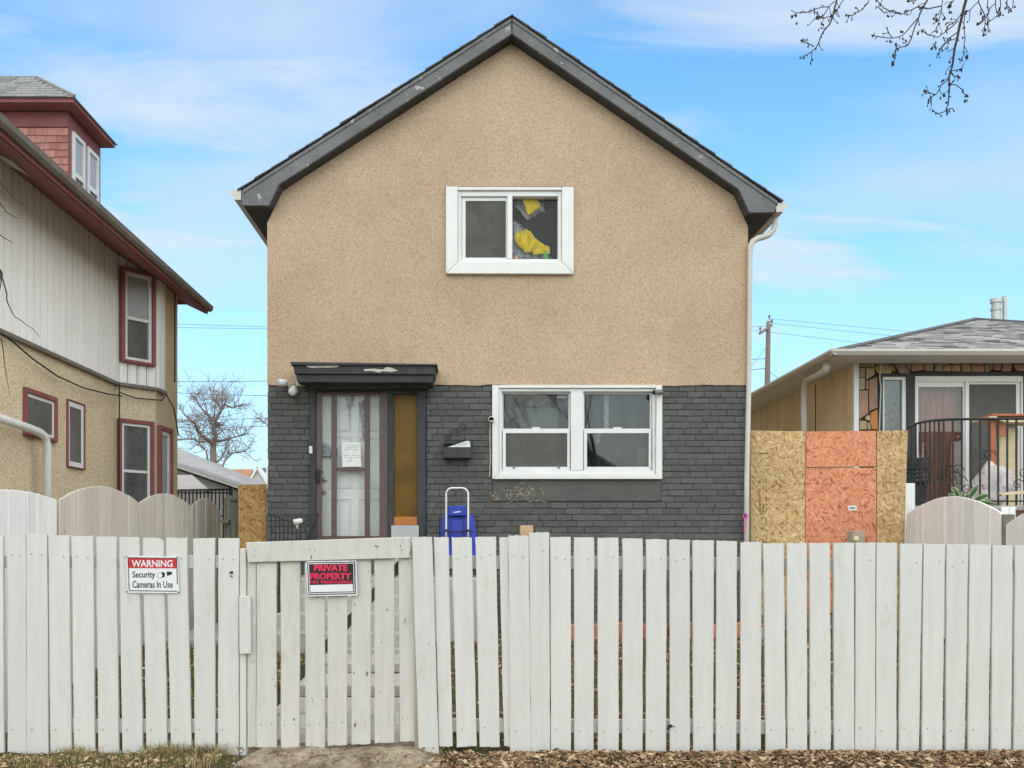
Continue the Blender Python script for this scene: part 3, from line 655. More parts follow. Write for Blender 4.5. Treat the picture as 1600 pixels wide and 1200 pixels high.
def doorway():
    # surround
    m = MB(); yo = D - .05
    m.pbox(485, 494, 600, 900, yo, D + .19, ref=D); m.pbox(606.8, 615.3, 607, 900, yo + .01, D + .19, ref=D); m.pbox(652.5, 665.5, 600, 900, yo, D + .19, ref=D)
    m.pbox(494, 652.5, 600, 607, yo + .005, D + .19, ref=D); m.pbox(615.3, 652.5, 607, 617, yo + .01, D + .17, ref=D)
    m.pbox(494, 606.8, 607, 613, yo + .02, D + .17, ref=D)
    fr = m.build('door_frame', 'darktrim', house, bevel=.004)
    # storm door
    y0, y1 = D - .015, D + .02
    m = MB(); zb = 893
    m.pbox(494.2, 503, 613.2, zb, y0, y1, ref=D); m.pbox(593, 606.6, 613.2, zb, y0, y1, ref=D); m.pbox(503, 593, 613.2, 617.2, y0, y1, ref=D); m.pbox(503, 593, 837.5, zb, y0, y1, ref=D)
    sd_ = m.build('storm_door', 'browndoor', house, bevel=.004)
    for a, b in ((518, 526), (570, 578)):
        m = MB(); m.pbox(a, b, 617.3, 837.4, y0 - .006, y1 - .004, ref=D); m.build('door_bar', 'browndoor', sd_, bevel=.003)
    m = MB(); m.pbox(526.2, 569.8, 730.5, 735.8, y0 - .004, y1 - .006, ref=D); m.build('door_bar', 'browndoor', sd_, bevel=.003)
    for a, b, c, d in ((503, 518, 617, 838), (526, 570, 617, 731), (526, 570, 735, 838), (578, 593, 617, 838)):
        m = MB(); m.pbox(a, b, c, d, D + .002, D + .005, ref=D); m.build('pane', 'glass_clear', sd_)
    m = MB(); m.tube([P(497.5, 735, y0 - .02), P(497, 742, y0 - .045), P(497, 750, y0 - .045), P(497.5, 753, y0 - .02)], .011, 6); m.pbox(495.5, 500, 733, 756, y0 - .02, y0, ref=D); m.pbox(502, 505.5, 736, 739, y0 - .02, y0, ref=D); m.build('door_handle', 'black', sd_)
    # white entry door behind, six raised panels
    m = MB(); yd = D + .11
    m.pbox(500, 607, 606, 900, yd, yd + .045, ref=D); ed = m.build('entry_door', 'whitedoor', house)
    for (a, b) in ((509, 548), (558, 597)):
        for (c, d) in ((634, 672), (680, 762), (778, 880)):
            m = MB(); o = 1.6
            for k in range(2):
                q = k * 3
                ring(m, a + q, b - q, c + q, d - q, a + q + o, b - q - o, c + q + o, d - q - o, yd - .012 + k * .004, yd - .0005, D)
            m.build('door_panel', 'whitedoor', ed, bevel=.002)
    for py in (748, 768):
        c = P(504.5, py, D); m = MB(); m.blob((c.x + .01, yd - .04, c.z), .026, .026, .026, seg=12, ring=8); m.tube([(c.x + .01, yd - .03, c.z), (c.x + .01, yd, c.z)], .014, 8); m.build('door_knob', 'alu', ed, smooth=True)
    # pale shapes painting a reflected roofline and sky behind the storm door glass
    m = MB(); m.pprism([(503, 690), (518, 697), (526, 700), (526, 712), (503, 712)], D + .06, D + .063, ref=D)
    m.pprism([(540, 617), (552, 617), (549, 634), (546, 632), (545, 672), (544, 640), (541, 632)], D + .07, D + .073, ref=D); m.pprism([(559, 628), (570, 622), (570, 690), (566, 686), (563, 660)], D + .07, D + .073, ref=D); m.build('reflection_shape', 'sheer', sd_)
    # amber sidelight
    m = MB(); m.pbox(615.4, 652.4, 617.2, 807, D + .01, D + .02, ref=D); sl = m.build('sidelight_pane', 'amber', house)
    m = MB(); m.pbox(615.4, 652.4, 807.3, 820.5, D - .02, D + .02, ref=D); m.build('sidelight_sill', 'orangewood', sl, bevel=.003)
    m = MB(); m.pbox(612, 655, 821, 893, D - .045 - .04, D - .0502, ref=D); m.build('sidelight_block', 'block', sl, bevel=.006)
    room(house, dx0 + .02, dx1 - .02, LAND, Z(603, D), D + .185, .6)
    # canopy
    yc0 = 10.62
    m = MB(); m.pprism([(458.5, 571), (680, 572), (678.5, 585), (460, 584)], yc0, D - .0155, ref=yc0); cn = m.build('canopy', 'darktrim', house, bevel=.005)
    m = MB(); m.pprism([(455, 566), (683, 569.5), (683, 571.8), (455, 570.8)], yc0 - .03, D - .0155, ref=yc0); m.build('canopy_roof', 'shingle_dark', cn, bevel=.002)
    m = MB(); m.pprism([(462, 584.3), (677, 585.3), (674, 597), (463.5, 596.5)], yc0 + .03, D - .0155, ref=yc0); m.build('canopy_board', 'darktrim', cn, bevel=.005)
    m = MB(); m.pbox(484, 668, 598.6, 606, yc0 + .2, D - .052, ref=D - .2); m.build('canopy_soffit', 'darktrim', cn)
    for pts in ([(478, 571.5), (496, 571.5), (530, 571), (528, 573.5), (512, 574.5), (500, 574), (489, 575), (481, 573.5)], [(568, 577), (584, 576), (598, 577.5), (604, 573.5), (612, 574.5), (622, 579), (612, 581), (598, 580), (592, 582), (580, 579.5), (570, 580)]):
        m = MB(); m.pprism(pts, yc0 - .0035, yc0 - .0005); m.build('peeled_patch', 'peel', cn)
    # porch landing with steps
    m = MB(); px0, px1 = X(470, D), X(765, D)
    m.box(px0, px1, 9.95, D - .02, .2, LAND); pr = m.build('porch', 'concrete', house, bevel=.01)
    for i in range(3):
        m = MB(); m.box(X(478, D), X(668, D), 9.95 - .3 * (i + 1), 9.95 - .3 * i - .003, .1, LAND - .17 * (i + 1)); m.build('step', 'concrete', pr, bevel=.01)
doorway()
# note taped to the storm door
def note():
    y = D - .032
    t = thing('paper_note', 'handwritten white paper note taped inside the brown storm door', 'note', P(549, 729, y))
    m = MB(); m.pprism([(534.5, 690.5), (563, 691.5), (564.5, 729), (535, 729.5)], y, y + .0015); m.build('sheet', 'paper', t)
    r = random.Random(8)
    lines = [(538, 561, 696), (537, 560, 699.6), (538, 559, 703), (537, 552, 707), (537.5, 562, 711.4), (538.5, 562, 714.7)]
    m = MB()
    for a, b, py in lines:
        x = a
        while x < b:
            w = r.uniform(1.2, 4.0)
            if r.random() < .78:
                pts = [P(x + w * k / 5, py + r.uniform(-.8, .8), y - .001) for k in range(6)]; m.tube(pts, .0022, 3, cap=False)
            x += w + r.uniform(.4, 1.4)
    m.tube([P(544 + k * .9, 720.5 + 2.0 * math.sin(k * 2.2) - k * .3, y - .001) for k in range(8)], .0018, 3, cap=False)
    m.build('handwriting', 'ink_f', t)
note()
# ------------------------------------------------------------------ fittings on the house front
def flood():
    y = D - .03
    t = thing('floodlight', 'white twin head security floodlight left of the door canopy', 'floodlight', P(458, 617, y))
    c = P(458, 609, D - .07)
    m = MB(); m.tube([(c.x, D - .002, c.z), (c.x, D - .05, c.z), (c.x, D - .09, c.z - .01)], [.055, .058, .03], 14); m.blob((c.x, D - .1, c.z - .025), .055, .05, .055, seg=12, ring=8); m.build('sensor_body', 'plasticw', t, smooth=True)
    for s in (-1, 1):
        m = MB(); a = Vector((c.x + s * .03, D - .07, c.z + .03)); b = Vector((c.x + s * .08, D - .12, c.z + .075)); e = b + Vector((s * .075, -.05, -.005))
        m.tube([a, b], .014, 6); m.tube([b - (e - b) * .3, b, e, e + (e - b) * .05], [.02, .04, .046, .03], 12); m.build('lamp_head', 'plasticw', t, smooth=True)
flood()
def mailbox():
    y = D - .16
    t = thing('mailbox', 'black wall mailbox with its lid propped open by a folded newspaper', 'mailbox', P(714, 715, D))
    m = MB(); x0, x1 = X(692.5, y), X(736, y)
    zt, zb = Z(698.5, y), Z(715, y)
    m.prism([(x0 + .006, zb), (x1 - .006, zb), (x1, zt), (x0, zt)], y, y + .004)
    m.box(x0, x0 + .004, y + .0041, D - .012, zb, zt); m.box(x1 - .004, x1, y + .0041, D - .012, zb, zt); m.box(x0 + .0041, x1 - .0041, y + .0041, D - .012, zb, zb + .004); m.box(x0 + .0041, x1 - .0041, D - .016, D - .0121, zb + .0041, zt + .05)
    m.build('box', 'darktrim', t)
    m = MB(); m.hexa([(x0 - .004, y + .03, Z(693, y)), (x1 + .004, y + .03, Z(693, y)), (x1 + .004, D - .016, Z(690, y)), (x0 - .004, D - .016, Z(690, y)), (x0 - .004, y + .03, Z(692, y)), (x1 + .004, y + .03, Z(692, y)), (x1 + .004, D - .016, Z(689, y)), (x0 - .004, D - .016, Z(689, y))]); m.build('lid', 'blackplastic', t)
    m = MB()
    for px in (698, 729):
        m.tube([P(px, 715, D - .03), P(px, 727, D - .03), P(px, 730, D - .05), P(px, 729, D - .065)], .004, 6)
    m.build('paper_hook', 'black', t)
    n = MB(); y2 = y + .012; n.pprism([(698, 699), (731, 688.5), (734, 690), (735, 699)], y2, y2 + .015); nw = n.build('newspaper', 'paper')
    tag(nw, 'folded newspaper wedged in the black wall mailbox', 'newspaper')
    k = MB(); r = random.Random(3)
    for i in range(9):
        px = 711 + i * 2.5; py = 696.5 - (px - 703) * .2 + r.uniform(0, 3.5); k.pbox(px, px + r.uniform(.8, 2), py, py + r.uniform(.6, 1.5), y2 - .002, y2 - .0005)
    k.build('print', 'ink', nw)
mailbox()
def housenumber():
    t = thing('house_number', 'small painted over house number climbing above the mailbox', 'number', P(712, 690, D))
    for ch, px, py, s in (('9', 694, 689.5, 1), ('1', 703, 684, 1), ('5', 711, 680.5, 1), ('2', 721.5, 673, 1)):
        x0, x1 = X(px, D), X(px + (3 if ch == '1' else 7.5), D); text(ch, 'darktrim', t, 'digit', x0, x1, Z(py, D), Z(py - 12, D), D - .014, .012)
housenumber()
def cams():
    t = thing('security_camera', 'small white security camera beside the lower window casing', 'camera', P(767, 662, D))
    c = P(767.5, 655, D - .09); m = MB(); m.tube([(c.x, D - .02, c.z + .01), (c.x, D - .05, c.z + .012)], .012, 8); m.tube([(c.x, D - .05, c.z + .006), (c.x, D - .06, c.z + .005), (c.x, D - .115, c.z - .004), (c.x, D - .12, c.z - .004)], [.02, .036, .036, .03], 12); m.build('housing', 'plasticw', t, smooth=True)
    m = MB(); m.tube([(c.x, D - .1205, c.z - .004), (c.x, D - .124, c.z - .005)], .03, 12); m.build('lens', 'blackplastic', t)
    m = MB(); m.tube([P(766, 659, D - .03), P(765.5, 690, D - .03), P(766, 720, D - .03), P(765, 745, D - .03)], .005, 5); m.build('cable', 'gutterw', t)
    t = thing('security_camera', 'grey bullet camera at the upper corner of the lower window', 'camera', P(1028, 616, D))
    c = P(1027, 614, D - .08); m = MB(); m.tube([(c.x + .05, D - .052, c.z - .005), (c.x + .03, D - .11, c.z)], .02, 8); m.tube([(c.x + .06, D - .10, c.z + .01), (c.x + .04, D - .11, c.z + .008), (c.x - .05, D - .15, c.z - .005), (c.x - .055, D - .152, c.z - .006)], [.018, .03, .034, .028], 12); m.build('housing', 'greyplastic', t, smooth=True)
    m = MB(); m.tube([(c.x - .056, D - .1525, c.z - .006), (c.x - .06, D - .1545, c.z - .007)], .027, 12); m.build('lens', 'blackplastic', t)
    m = MB(); m.pbox(484.5, 489.5, 698, 709.5, D - .072, D - .0505, ref=D); tag(m.build('doorbell', 'plasticw', bevel=.004), 'white doorbell on the dark frame beside the storm door', 'doorbell')
cams()
def cart():
    y = 10.52
    zl = LAND
    t = thing('shopping_cart', 'blue folding shopping trolley with grey tubular handle below the mailbox', 'trolley', (X(716, y), y, zl))
    m = MB(); pts = []
    x0, x1 = X(697.5, y), X(731.5, y); zt = Z(763.5, y); r = .07
    pts = [(x0, y - .12, zl + .1), (x0, y - .11, Z(825, y))] + [(x0, y - .1, zt - r)] + [(x0 + r - r * math.cos(a), y - .1, zt - r + r * math.sin(a)) for a in (.4, .8, 1.2)] + [(x0 + r, y - .1, zt), (x1 - r, y - .1, zt)] + [(x1 - r + r * math.sin(a), y - .1, zt - r + r * math.cos(a)) for a in (.4, .8, 1.2)] + [(x1, y - .1, zt - r), (x1, y - .11, Z(825, y)), (x1, y - .12, zl + .1)]
    m.tube(pts, .0135, 8); m.build('handle', 'alu', t, smooth=True)
    # bag body: soft tapered box
    bm = bmesh.new(); nz, nr = 9, 16; rings = []
    for k in range(nz):
        q = k / (nz - 1); zz = zl + .09 + (Z(804, y) - zl - .09) * q
        hw = (.205, .213, .216, .217, .216, .213, .207, .198, .175)[k]; hd = (.10, .12, .125, .125, .122, .118, .112, .10, .07)[k]
        rr = []
        for j in range(nr):
            a = 6.283 * j / nr; cx, sy = math.cos(a), math.sin(a); e = .5
            vx = math.copysign(abs(cx) ** e, cx) * hw; vy = math.copysign(abs(sy) ** e, sy) * hd
            rr.append(bm.verts.new((X(716, y) + vx + .006 * noise.noise(Vector((vx * 9, q * 8, 1))), y + .04 + vy + .022 * noise.noise(Vector((vx * 7, q * 6, vy * 5))), zz)))
        rings.append(rr)
    for k in range(nz - 1):
        for j in range(nr): bm.faces.new((rings[k][j], rings[k][(j + 1) % nr], rings[k + 1][(j + 1) % nr], rings[k + 1][j]))
    bm.faces.new(rings[0][::-1]); bm.faces.new(rings[-1])
    me = bpy.data.meshes.new('bag'); bm.to_mesh(me); bm.free(); me.materials.append(M['blue']); me.polygons.foreach_set('use_smooth', [True] * len(me.polygons)); link('bag', me, t)
    m = MB(); m.pprism([(699.5, 790.5), (729, 790), (730, 803), (729, 806), (700, 806), (698.8, 803)], y - .1 + .014, y - .03); fl = m.build('flap', 'blue', t, bevel=.01)
    m = MB(); m.pprism([(708, 800.3), (714, 799), (720, 798.6), (719, 800.4), (713, 800.9), (708.5, 801.2)], y - .0875, y - .0865); m.build('logo', 'signw', fl)
    m = MB()
    for px in (705, 724): m.tube([P(px, 806, y - .1), P(px, 850, y - .11)], .006, 5)
    m.tube([P(692, 830, y - .115), P(740, 830, y - .115)], .008, 6)
    m.tube([P(687, 807, y + .04), P(686.5, 860, y + .04)], .006, 5); m.tube([P(745.5, 807, y + .04), P(746, 860, y + .04)], .006, 5); m.tube([P(740, 807, y), P(748, 806.5, y + .02)], .008, 5)
    m.build('frame', 'black', t)
    for s in (-1, 1):
        m = MB(); cx = X(716, y) + s * .21; m.tube([(cx - .015, y + .05, zl + .075), (cx + .015, y + .05, zl + .075)], .075, 16); m.build('wheel', 'blackplastic', t)
    m = MB()
    for px in (697.5, 731.5): m.blob(tuple(P(px, 829, y - .12)), .022, .022, .016)
    m.build('clamp', 'blackplastic', t)
cart()
def ironrail():
    y = 10.45
    t = thing('porch_railing', 'low black iron railing at the left side of the front porch', 'railing', (X(455, y), y, LAND))
    m = MB(); px0 = 417
    m.tube([P(px0, 803, y), P(455, 815, y), P(490, 820, y)], .009, 6); m.tube([P(px0, 806, y), P(488, 806, y)], .006, 6); m.build('rail', 'black', t)
    for px in [417, 424, 430.5, 437, 443.5, 450, 456.5, 463, 470, 478, 487]:
        m = MB(); m.tube([P(px, 806, y), (X(px, y), y, LAND - .2)], .0065, 5); m.build('baluster', 'black', t)
    m = MB(); m.tube([P(497, 803, y - .3), P(481, 842, y - .3), P(477, 852, y - .3)], .018, 4); m.build('sloping_handrail', 'darktrim', t)
    m = MB(); m.tube([P(495, 805, y - .3), (X(495, y - .3), y - .3, LAND - .12)], .014, 4); m.build('newel', 'darktrim', t)
    c = P(464, 816, y - .02); m = MB(); m.tube([c + Vector((.06, .0, .02)), c + Vector((.05, -.005, .018)), c + Vector((-.03, -.03, .0)), c + Vector((-.035, -.032, -.002))], [.02, .03, .034, .026], 12); m.tube([c + Vector((0, 0, -.02)), c + Vector((0, .01, -.07))], .014, 6)
    tag(m.build('security_camera', 'plasticw', smooth=True), 'small white camera clamped to the porch railing', 'camera')
ironrail()
# garden edging along the house
def edging():
    i = 0
    t = thing('garden_edging', 'row of terracotta edging blocks along the front of the house', 'edging', (1.5, 10.3, gz(1.5, 10.3)))
    x = X(790, D)
    while x < X(1160, D):
        w = rnd.uniform(.28, .33); z = gz(x, 10.3); m = MB(); m.box(x, x + w - .015, 10.25 + rnd.uniform(-.02, .02), 10.37, z - .05, z + .16 + rnd.uniform(-.02, .02)); m.build('edging_block', 'terracotta', t, bevel=.01); x += w
edging()

# ------------------------------------------------------------------ front fence
YFN = 6.0
def board(name, parent, mat, tl, tr, bl, br, y, th=.02, jag=.0022, rows=9, warp=.004, seed=None, rag=None):
    """upright board given by its four corners in photo pixels at depth y"""
    r = random.Random(seed if seed is not None else rnd.random())
    us = [0, .035, .2, .4, .6, .8, .965, 1]; n = len(us)
    A, B, Cc, Dd = P(*bl, y), P(*br, y), P(*tr, y), P(*tl, y)
    jl = [r.uniform(-1, 1) * .0016 for _ in range(rows + 1)]; jr = [r.uniform(-1, 1) * .0016 for _ in range(rows + 1)]
    cup = r.uniform(-warp, warp); tw = r.uniform(-warp, warp)
    b = MB(); fr = []; bk = []
    for k in range(rows + 1):
        t = k / rows; l = A.lerp(Dd, t); rr = B.lerp(Cc, t)
        for i, u in enumerate(us):
            p = l.lerp(rr, u)
            p.x += jl[k] * (1 - u) + jr[k] * u
            if k == rows: p.z += r.uniform(-jag, jag) * (1 if rag is None else 0) + (rag[i] if rag else 0)
            if k == 0: p.z += r.uniform(-jag, jag)
            dy = (.0035 if i in (0, n - 1) or k == rows else 0) + cup * (2 * u - 1) ** 2 + tw * (t - .5) * (u - .5) * 2
            fr.append((p.x, p.y + dy, p.z)); bk.append((p.x, p.y + th + dy, p.z))
    N = len(fr); fs = []
    for k in range(rows):
        for i in range(n - 1):
            a = k * n + i; fs.append((a, a + 1, a + n + 1, a + n)); fs.append((N + a + n, N + a + n + 1, N + a + 1, N + a))
        a = k * n; fs.append((a + n, N + a + n, N + a, a)); a = k * n + n - 1; fs.append((a, N + a, N + a + n, a + n))
    for i in range(n - 1):
        fs.append((i + 1, i, N + i, N + i + 1)); a = rows * n + i; fs.append((a, a + 1, N + a + 1, N + a))
    b.add(fr + bk, fs); return b.build(name, mat, parent)
def nails(parent, pts, y):
    m = MB()
    for px, py in pts:
        c = P(px, py, y); m.tube([(c.x, y + .002, c.z), (c.x, y - .003, c.z)], .0055, 6)
    stuff(m.build('nail_head', 'nail', parent))
def front_fence():
    y = YFN
    # ---- left run
    fl = thing('picket_fence', 'white board fence run carrying the security camera warning sign', 'fence', (X(190, y), y, 0))
    L = [(-26, 4, -26, 6, 836), (11, 40, 12, 41.5, 835), (40.8, 73.5, 41.8, 75.5, 833.5), (75, 107.5, 78.5, 111, 836.5), (112, 145, 115.5, 148, 838), (149.5, 181.5, 153, 185, 838.5), (186, 217, 190.5, 222.5, 839), (222.5, 255, 228.5, 261, 840), (259.5, 291.5, 267, 299, 840), (301.5, 335, 304, 336, 841), (341, 373, 340, 372.5, 841)]
    for i, (a, b, c, d, t) in enumerate(L):
        rag = [0, 0, 0, 0, 0, -.006, -.02, -.028] if i == 7 else None
        board('picket', fl, 'fence', (a, t), (b, t + rnd.uniform(-.6, .6)), (c, 1176 + (4 if i > 8 else 0) + rnd.uniform(-2, 2)), (d, 1176 + (4 if i > 8 else 0) + rnd.uniform(-2, 2)), y + (.003 if i == 2 else 0) , seed=i, rag=rag)
        nails(fl, [(a + 8, t + 32), (b - 8, t + 33)][rnd.randint(0, 2):] + [(c + 8, 1140)], y)
    for p0, p1 in ((868, 888), (1126, 1147)):
        m = MB(); m.box(X(-60, y), X(374, y), y + .031, y + .07, Z(p1, y), Z(p0, y)); m.build('rail', 'fence', fl, bevel=.003)
    m = MB(); m.pbox(374, 384.3, 857, 1186, y + .005, y + .095); m.build('post', 'fence', fl, bevel=.006)
    m = MB(); m.box(X(-48, y), X(-20, y), y + .072, y + .16, -.1, Z(842, y)); m.build('post', 'postwood', fl, bevel=.004)
    m = MB(); m.pprism([(373.3, 932), (391, 931.5), (391.8, 1021.5), (374, 1022)], y - .024, y + .002); m.build('latch_board', 'fence', fl, bevel=.003)
    m = MB(); c = P(361, 893, y); m.tube([(c.x, y - .002, c.z), (c.x + .004, y - .004, c.z - .012)], .012, 7); m.tube([(c.x + .003, y - .003, c.z - .028), (c.x + .002, y - .004, c.z - .033)], .008, 6); m.build('knot_hole', 'ink', fl)
    # ---- gate
    g = thing('gate', 'white plank gate with a slanting top board and chipped paint', 'gate', (X(515, y), y, .05))
    G = [(385.5, 400, 386, 400.5, 860, 1168), (401.2, 432, 400.8, 432, 862, 1168), (438, 469, 438.5, 467.5, 861, 1169), (476, 507, 477.5, 508, 860, 1168.5), (512.5, 543, 512, 542, 858, 1165), (549.5, 580, 549, 579, 857, 1163.5), (585, 616, 585, 616, 856, 1161), (622.5, 645.5, 625, 653, 856, 1159)]
    for i, (a, b, c, d, t, bt) in enumerate(G):
        board('gate_slat', g, 'gatepaint', (a, t), (b, t), (c, bt), (d, bt - 1), y + .012, seed=40 + i, warp=.006)
        if i: nails(g, [(a + 7, bt - 36), (b - 8, bt - 37)], y + .012)
    m = MB(); m.pprism([(383.6, 847.5), (641, 838.8), (641.5, 872), (387.5, 879)], y - .014, y + .009); m.build('top_board', 'gatepaint', g, bevel=.004)
    nails(g, [(398, 860), (398, 868), (484, 858), (492, 860), (630, 846)], y - .014)
    for p0, p1, q0, q1 in ((852, 872, 846, 866), (1122, 1143, 1114, 1136)):
        m = MB(); m.prism([(X(388, y), Z(p1, y)), (X(645, y), Z(q1, y)), (X(645, y), Z(q0, y)), (X(388, y), Z(p0, y))], y + .043, y + .082); m.build('gate_rail', 'gatepaint', g, bevel=.003)
    m = MB(); m.prism([(X(400, y), Z(1118, y)), (X(412, y), Z(1126, y)), (X(640, y), Z(876, y)), (X(628, y), Z(868, y))], y + .0835, y + .12); m.build('brace', 'greywood', g)
    # ---- right run
    fr = thing('picket_fence', 'long white board fence run right of the gate', 'fence', (X(1120, y), y, 0))
    Rr = [(643.5, 675, 654.5, 685.5, 839, 1184), (677.5, 700.5, 685.8, 707.5, 839.5, 1166), (705.7, 737, 714, 745, 839.5, 1166), (743, 775, 749.5, 781, 839, 1166), (780, 794, 787.5, 798, 839.5, 1166), (794.3, 826, 797.3, 830, 836.5, 1177), (826.5, 858, 830, 859.6, 832, 1174), (860, 892, 861, 892.5, 839, 1174), (897, 928.6, 897.5, 928, 839.5, 1174), (934, 966.5, 934.5, 967, 840.5, 1174), (973, 1004.5, 973, 1004.5, 841.5, 1174), (1010, 1041.7, 1009.5, 1041, 842.5, 1174), (1046.3, 1078, 1047, 1078, 843, 1175), (1083, 1115.5, 1083.5, 1115, 844, 1176), (1120, 1151.5, 1119, 1151, 845, 1177), (1158, 1190, 1157, 1189, 847, 1180), (1193, 1224.7, 1197, 1228, 849, 1181), (1230, 1261, 1231, 1262, 848.5, 1182), (1265.5, 1297.5, 1266.5, 1298.5, 848.5, 1182), (1303, 1335, 1304, 1335.5, 848.5, 1182), (1337.7, 1368.8, 1336.5, 1367.5, 848, 1182), (1370.3, 1402, 1368.5, 1401, 848, 1182), (1407.3, 1441.5, 1405, 1436, 849.5, 1183), (1443.8, 1477, 1440.5, 1472.5, 850, 1183), (1479.6, 1513.5, 1478, 1507.5, 850.5, 1183), (1516, 1549.7, 1513, 1545, 851, 1183), (1551.5, 1582.5, 1549, 1580, 851.5, 1184), (1586.5, 1619, 1584, 1616, 851.5, 1184), (1623, 1655, 1621, 1653, 852, 1184)]
    for i, (a, b, c, d, t, bt) in enumerate(Rr):
        yo = 0
        if i == 0: yo = -.022
        if i == 5: yo = -.004
        if i == 4: yo = .018
        rag = [0, .002, -.004, .003, -.002, .002, -.003, -.004] if i in (5, 6) else None
        board('picket', fr, 'fence', (a, t), (b, t + rnd.uniform(-.6, .6)), (c, bt + rnd.uniform(-1.5, 1.5)), (d, bt + rnd.uniform(-1.5, 1.5)), y + yo, seed=80 + i, rag=rag, warp=.003)
        if i > 1: nails(fr, [(a + 9, t + 30 + rnd.uniform(-4, 4)), (b - 9, t + 31 + rnd.uniform(-4, 4)), (c + 8, 1136 + rnd.uniform(0, 8))][rnd.randint(0, 2):], y + yo)
    for p0, p1, a, b in ((868, 889, 700, 1660), (1125, 1146, 700, 1660)):
        m = MB(); m.prism([(X(a, y), Z(p1, y)), (X(b, y), Z(p1 + 6, y)), (X(b, y), Z(p0 + 6, y)), (X(a, y), Z(p0, y))], y + .041, y + .08); m.build('rail', 'fence', fr, bevel=.003)
    for px, top, mt in ((823, 821, 'rawwood'), (1341, 829.5, 'postwood')):
        m = MB(); m.box(X(px - 10, 6.09), X(px + 10, 6.09), 6.082, 6.17, -.1, Z(top, 6.09)); m.build('post', mt, fr, bevel=.004)
    m = MB(); m.blob(tuple(P(1338, 842, 6.07)), .02, .012, .018, jit=.1); m.build('foam_blob', 'cream', fr)
    m = MB(); m.pbox(648, 676, 852, 1180, y + .002, y + .09); m.build('gate_post', 'postwood', fr, bevel=.004)
    m = MB(); m.blob(tuple(P(1191, 992, 6.06)), .02, .02, .05, jit=.2); tag(m.build('paper_scrap', 'paper'), 'scrap of white paper caught between two fence boards', 'paper')
    m = MB(); c = P(1046, 1135, y - .003); 
    for dx_, dz_, r_ in ((0, 0, .014), (.014, .004, .008), (-.01, -.016, .008), (.03, -.002, .005)): m.tube([(c.x + dx_, y - .001, c.z + dz_), (c.x + dx_, y - .005, c.z + dz_)], r_, 7)
    m.build('knot_hole', 'ink', fr)
front_fence()
def signs():
    y = YFN - .012
    t = thing('warning_sign', 'red and white security camera warning sign on the white boards', 'sign', P(238, 926, y))
    def pl(name, mat, poly, o, th=.0008, parent=t):
        m = MB(); m.pprism(poly, y - o, y - o + th, ref=y); return m.build(name, mat, parent)
    m = MB(); m.pprism([(197, 868.5), (278, 870), (280, 927), (199, 926.5)], y, y + .004); m.build('plate', 'signw', t, bevel=.001)
    pl('header', 'signr', [(200.5, 872), (275.5, 873), (275.6, 888), (200.8, 887.6)], .0016)
    for p in ([(199.3, 870.6), (276.6, 871.8), (276.6, 872.9), (199.3, 871.8)], [(199.3, 871.8), (200.4, 871.8), (202.6, 922), (201.3, 922)], [(275.6, 873), (276.8, 873), (277.8, 913), (276.6, 913)], [(201.8, 922.2), (277.2, 923.2), (277.2, 924.4), (202, 923.4)]): pl('border', 'signk', p, .0017)
    text('WARNING', 'signw', t, 'lettering', X(206, y), X(270, y), Z(886, y), Z(875, y), y - .0026, .022)
    text('Security', 'signk', t, 'lettering', X(207, y), X(242.5, y), Z(905.5, y), Z(892.5, y), y - .0016, .014)
    text('Cameras In Use', 'signk', t, 'lettering', X(207, y), X(270, y), Z(918.5, y), Z(907.5, y), y - .0016, .012)
    m = MB(); cx, cy = 250.3, 898.8
    def disc(m, cx, cy, rx, ry, y0): m.pprism([(cx + rx * math.cos(a * .3927), cy + ry * math.sin(a * .3927)) for a in range(16)], y0, y0 + .0006, ref=y)
    disc(m, 254.5, 898, 3.4, 4.3, y - .0016); disc(m, 250.2, 899, 4.3, 4.4, y - .0022); m.pprism([(260, 893), (268.8, 893.4), (269, 897), (261.5, 900)], y - .0016, y - .001, ref=y); m.build('camera_icon', 'signk', t)
    m = MB(); disc(m, 250.2, 899, 3.6, 3.8, y - .003); m.build('camera_icon_lens', 'signw', t)
    m = MB()
    for px, py in ((198, 869.2), (277.3, 870.6), (199.6, 924.6), (279, 925.5)): c = P(px, py, y); m.tube([(c.x, y, c.z), (c.x, y - .004, c.z)], .0045, 8)
    m.build('screw', 'ink', t)
    # private property
    y2 = YFN - .02
    t2 = thing('private_property_sign', 'black and red private property sign screwed to the gate', 'sign', P(518, 931, y2))
    def p2(name, mat, poly, o):
        m = MB(); m.pprism(poly, y2 - o, y2 - o + .0008, ref=y2); return m.build(name, mat, t2)
    m = MB(); m.pprism([(477.5, 877), (556.5, 876), (558.5, 930.5), (480.5, 932)], y2, y2 + .003); m.build('plate', 'signw', t2, bevel=.001)
    p2('border', 'signk', [(480, 878.8), (555, 877.3), (556, 928), (482, 930)], .0012)
    p2('inner_line', 'signw', [(481.6, 880.3), (553, 879), (554.2, 926.5), (483.4, 928.5)], .0018)
    p2('panel', 'signk', [(482.8, 881.5), (552, 880.2), (553, 925.2), (484.4, 926.9)], .0024)
    p2('blank_box', 'signw', [(484.6, 914.2), (551.3, 912.6), (551.8, 924), (485.3, 925.3)], .003)
    text('PRIVATE', 'signp', t2, 'lettering', X(491, y2), X(543, y2), Z(892.3, y2), Z(882, y2), y2 - .0033, .035)
    text('PROPERTY', 'signp', t2, 'lettering', X(484.5, y2), X(549, y2), Z(905.3, y2), Z(895, y2), y2 - .0033, .035)
    text('NO TRESPASSING', 'signp', t2, 'lettering', X(485, y2), X(550.5, y2), Z(911.8, y2), Z(907.2, y2), y2 - .0033, .02)
    m = MB(); c = P(478, 877.6, y2); m.tube([(c.x, y2, c.z), (c.x, y2 - .004, c.z)], .005, 8); m.build('screw', 'ink', t2)
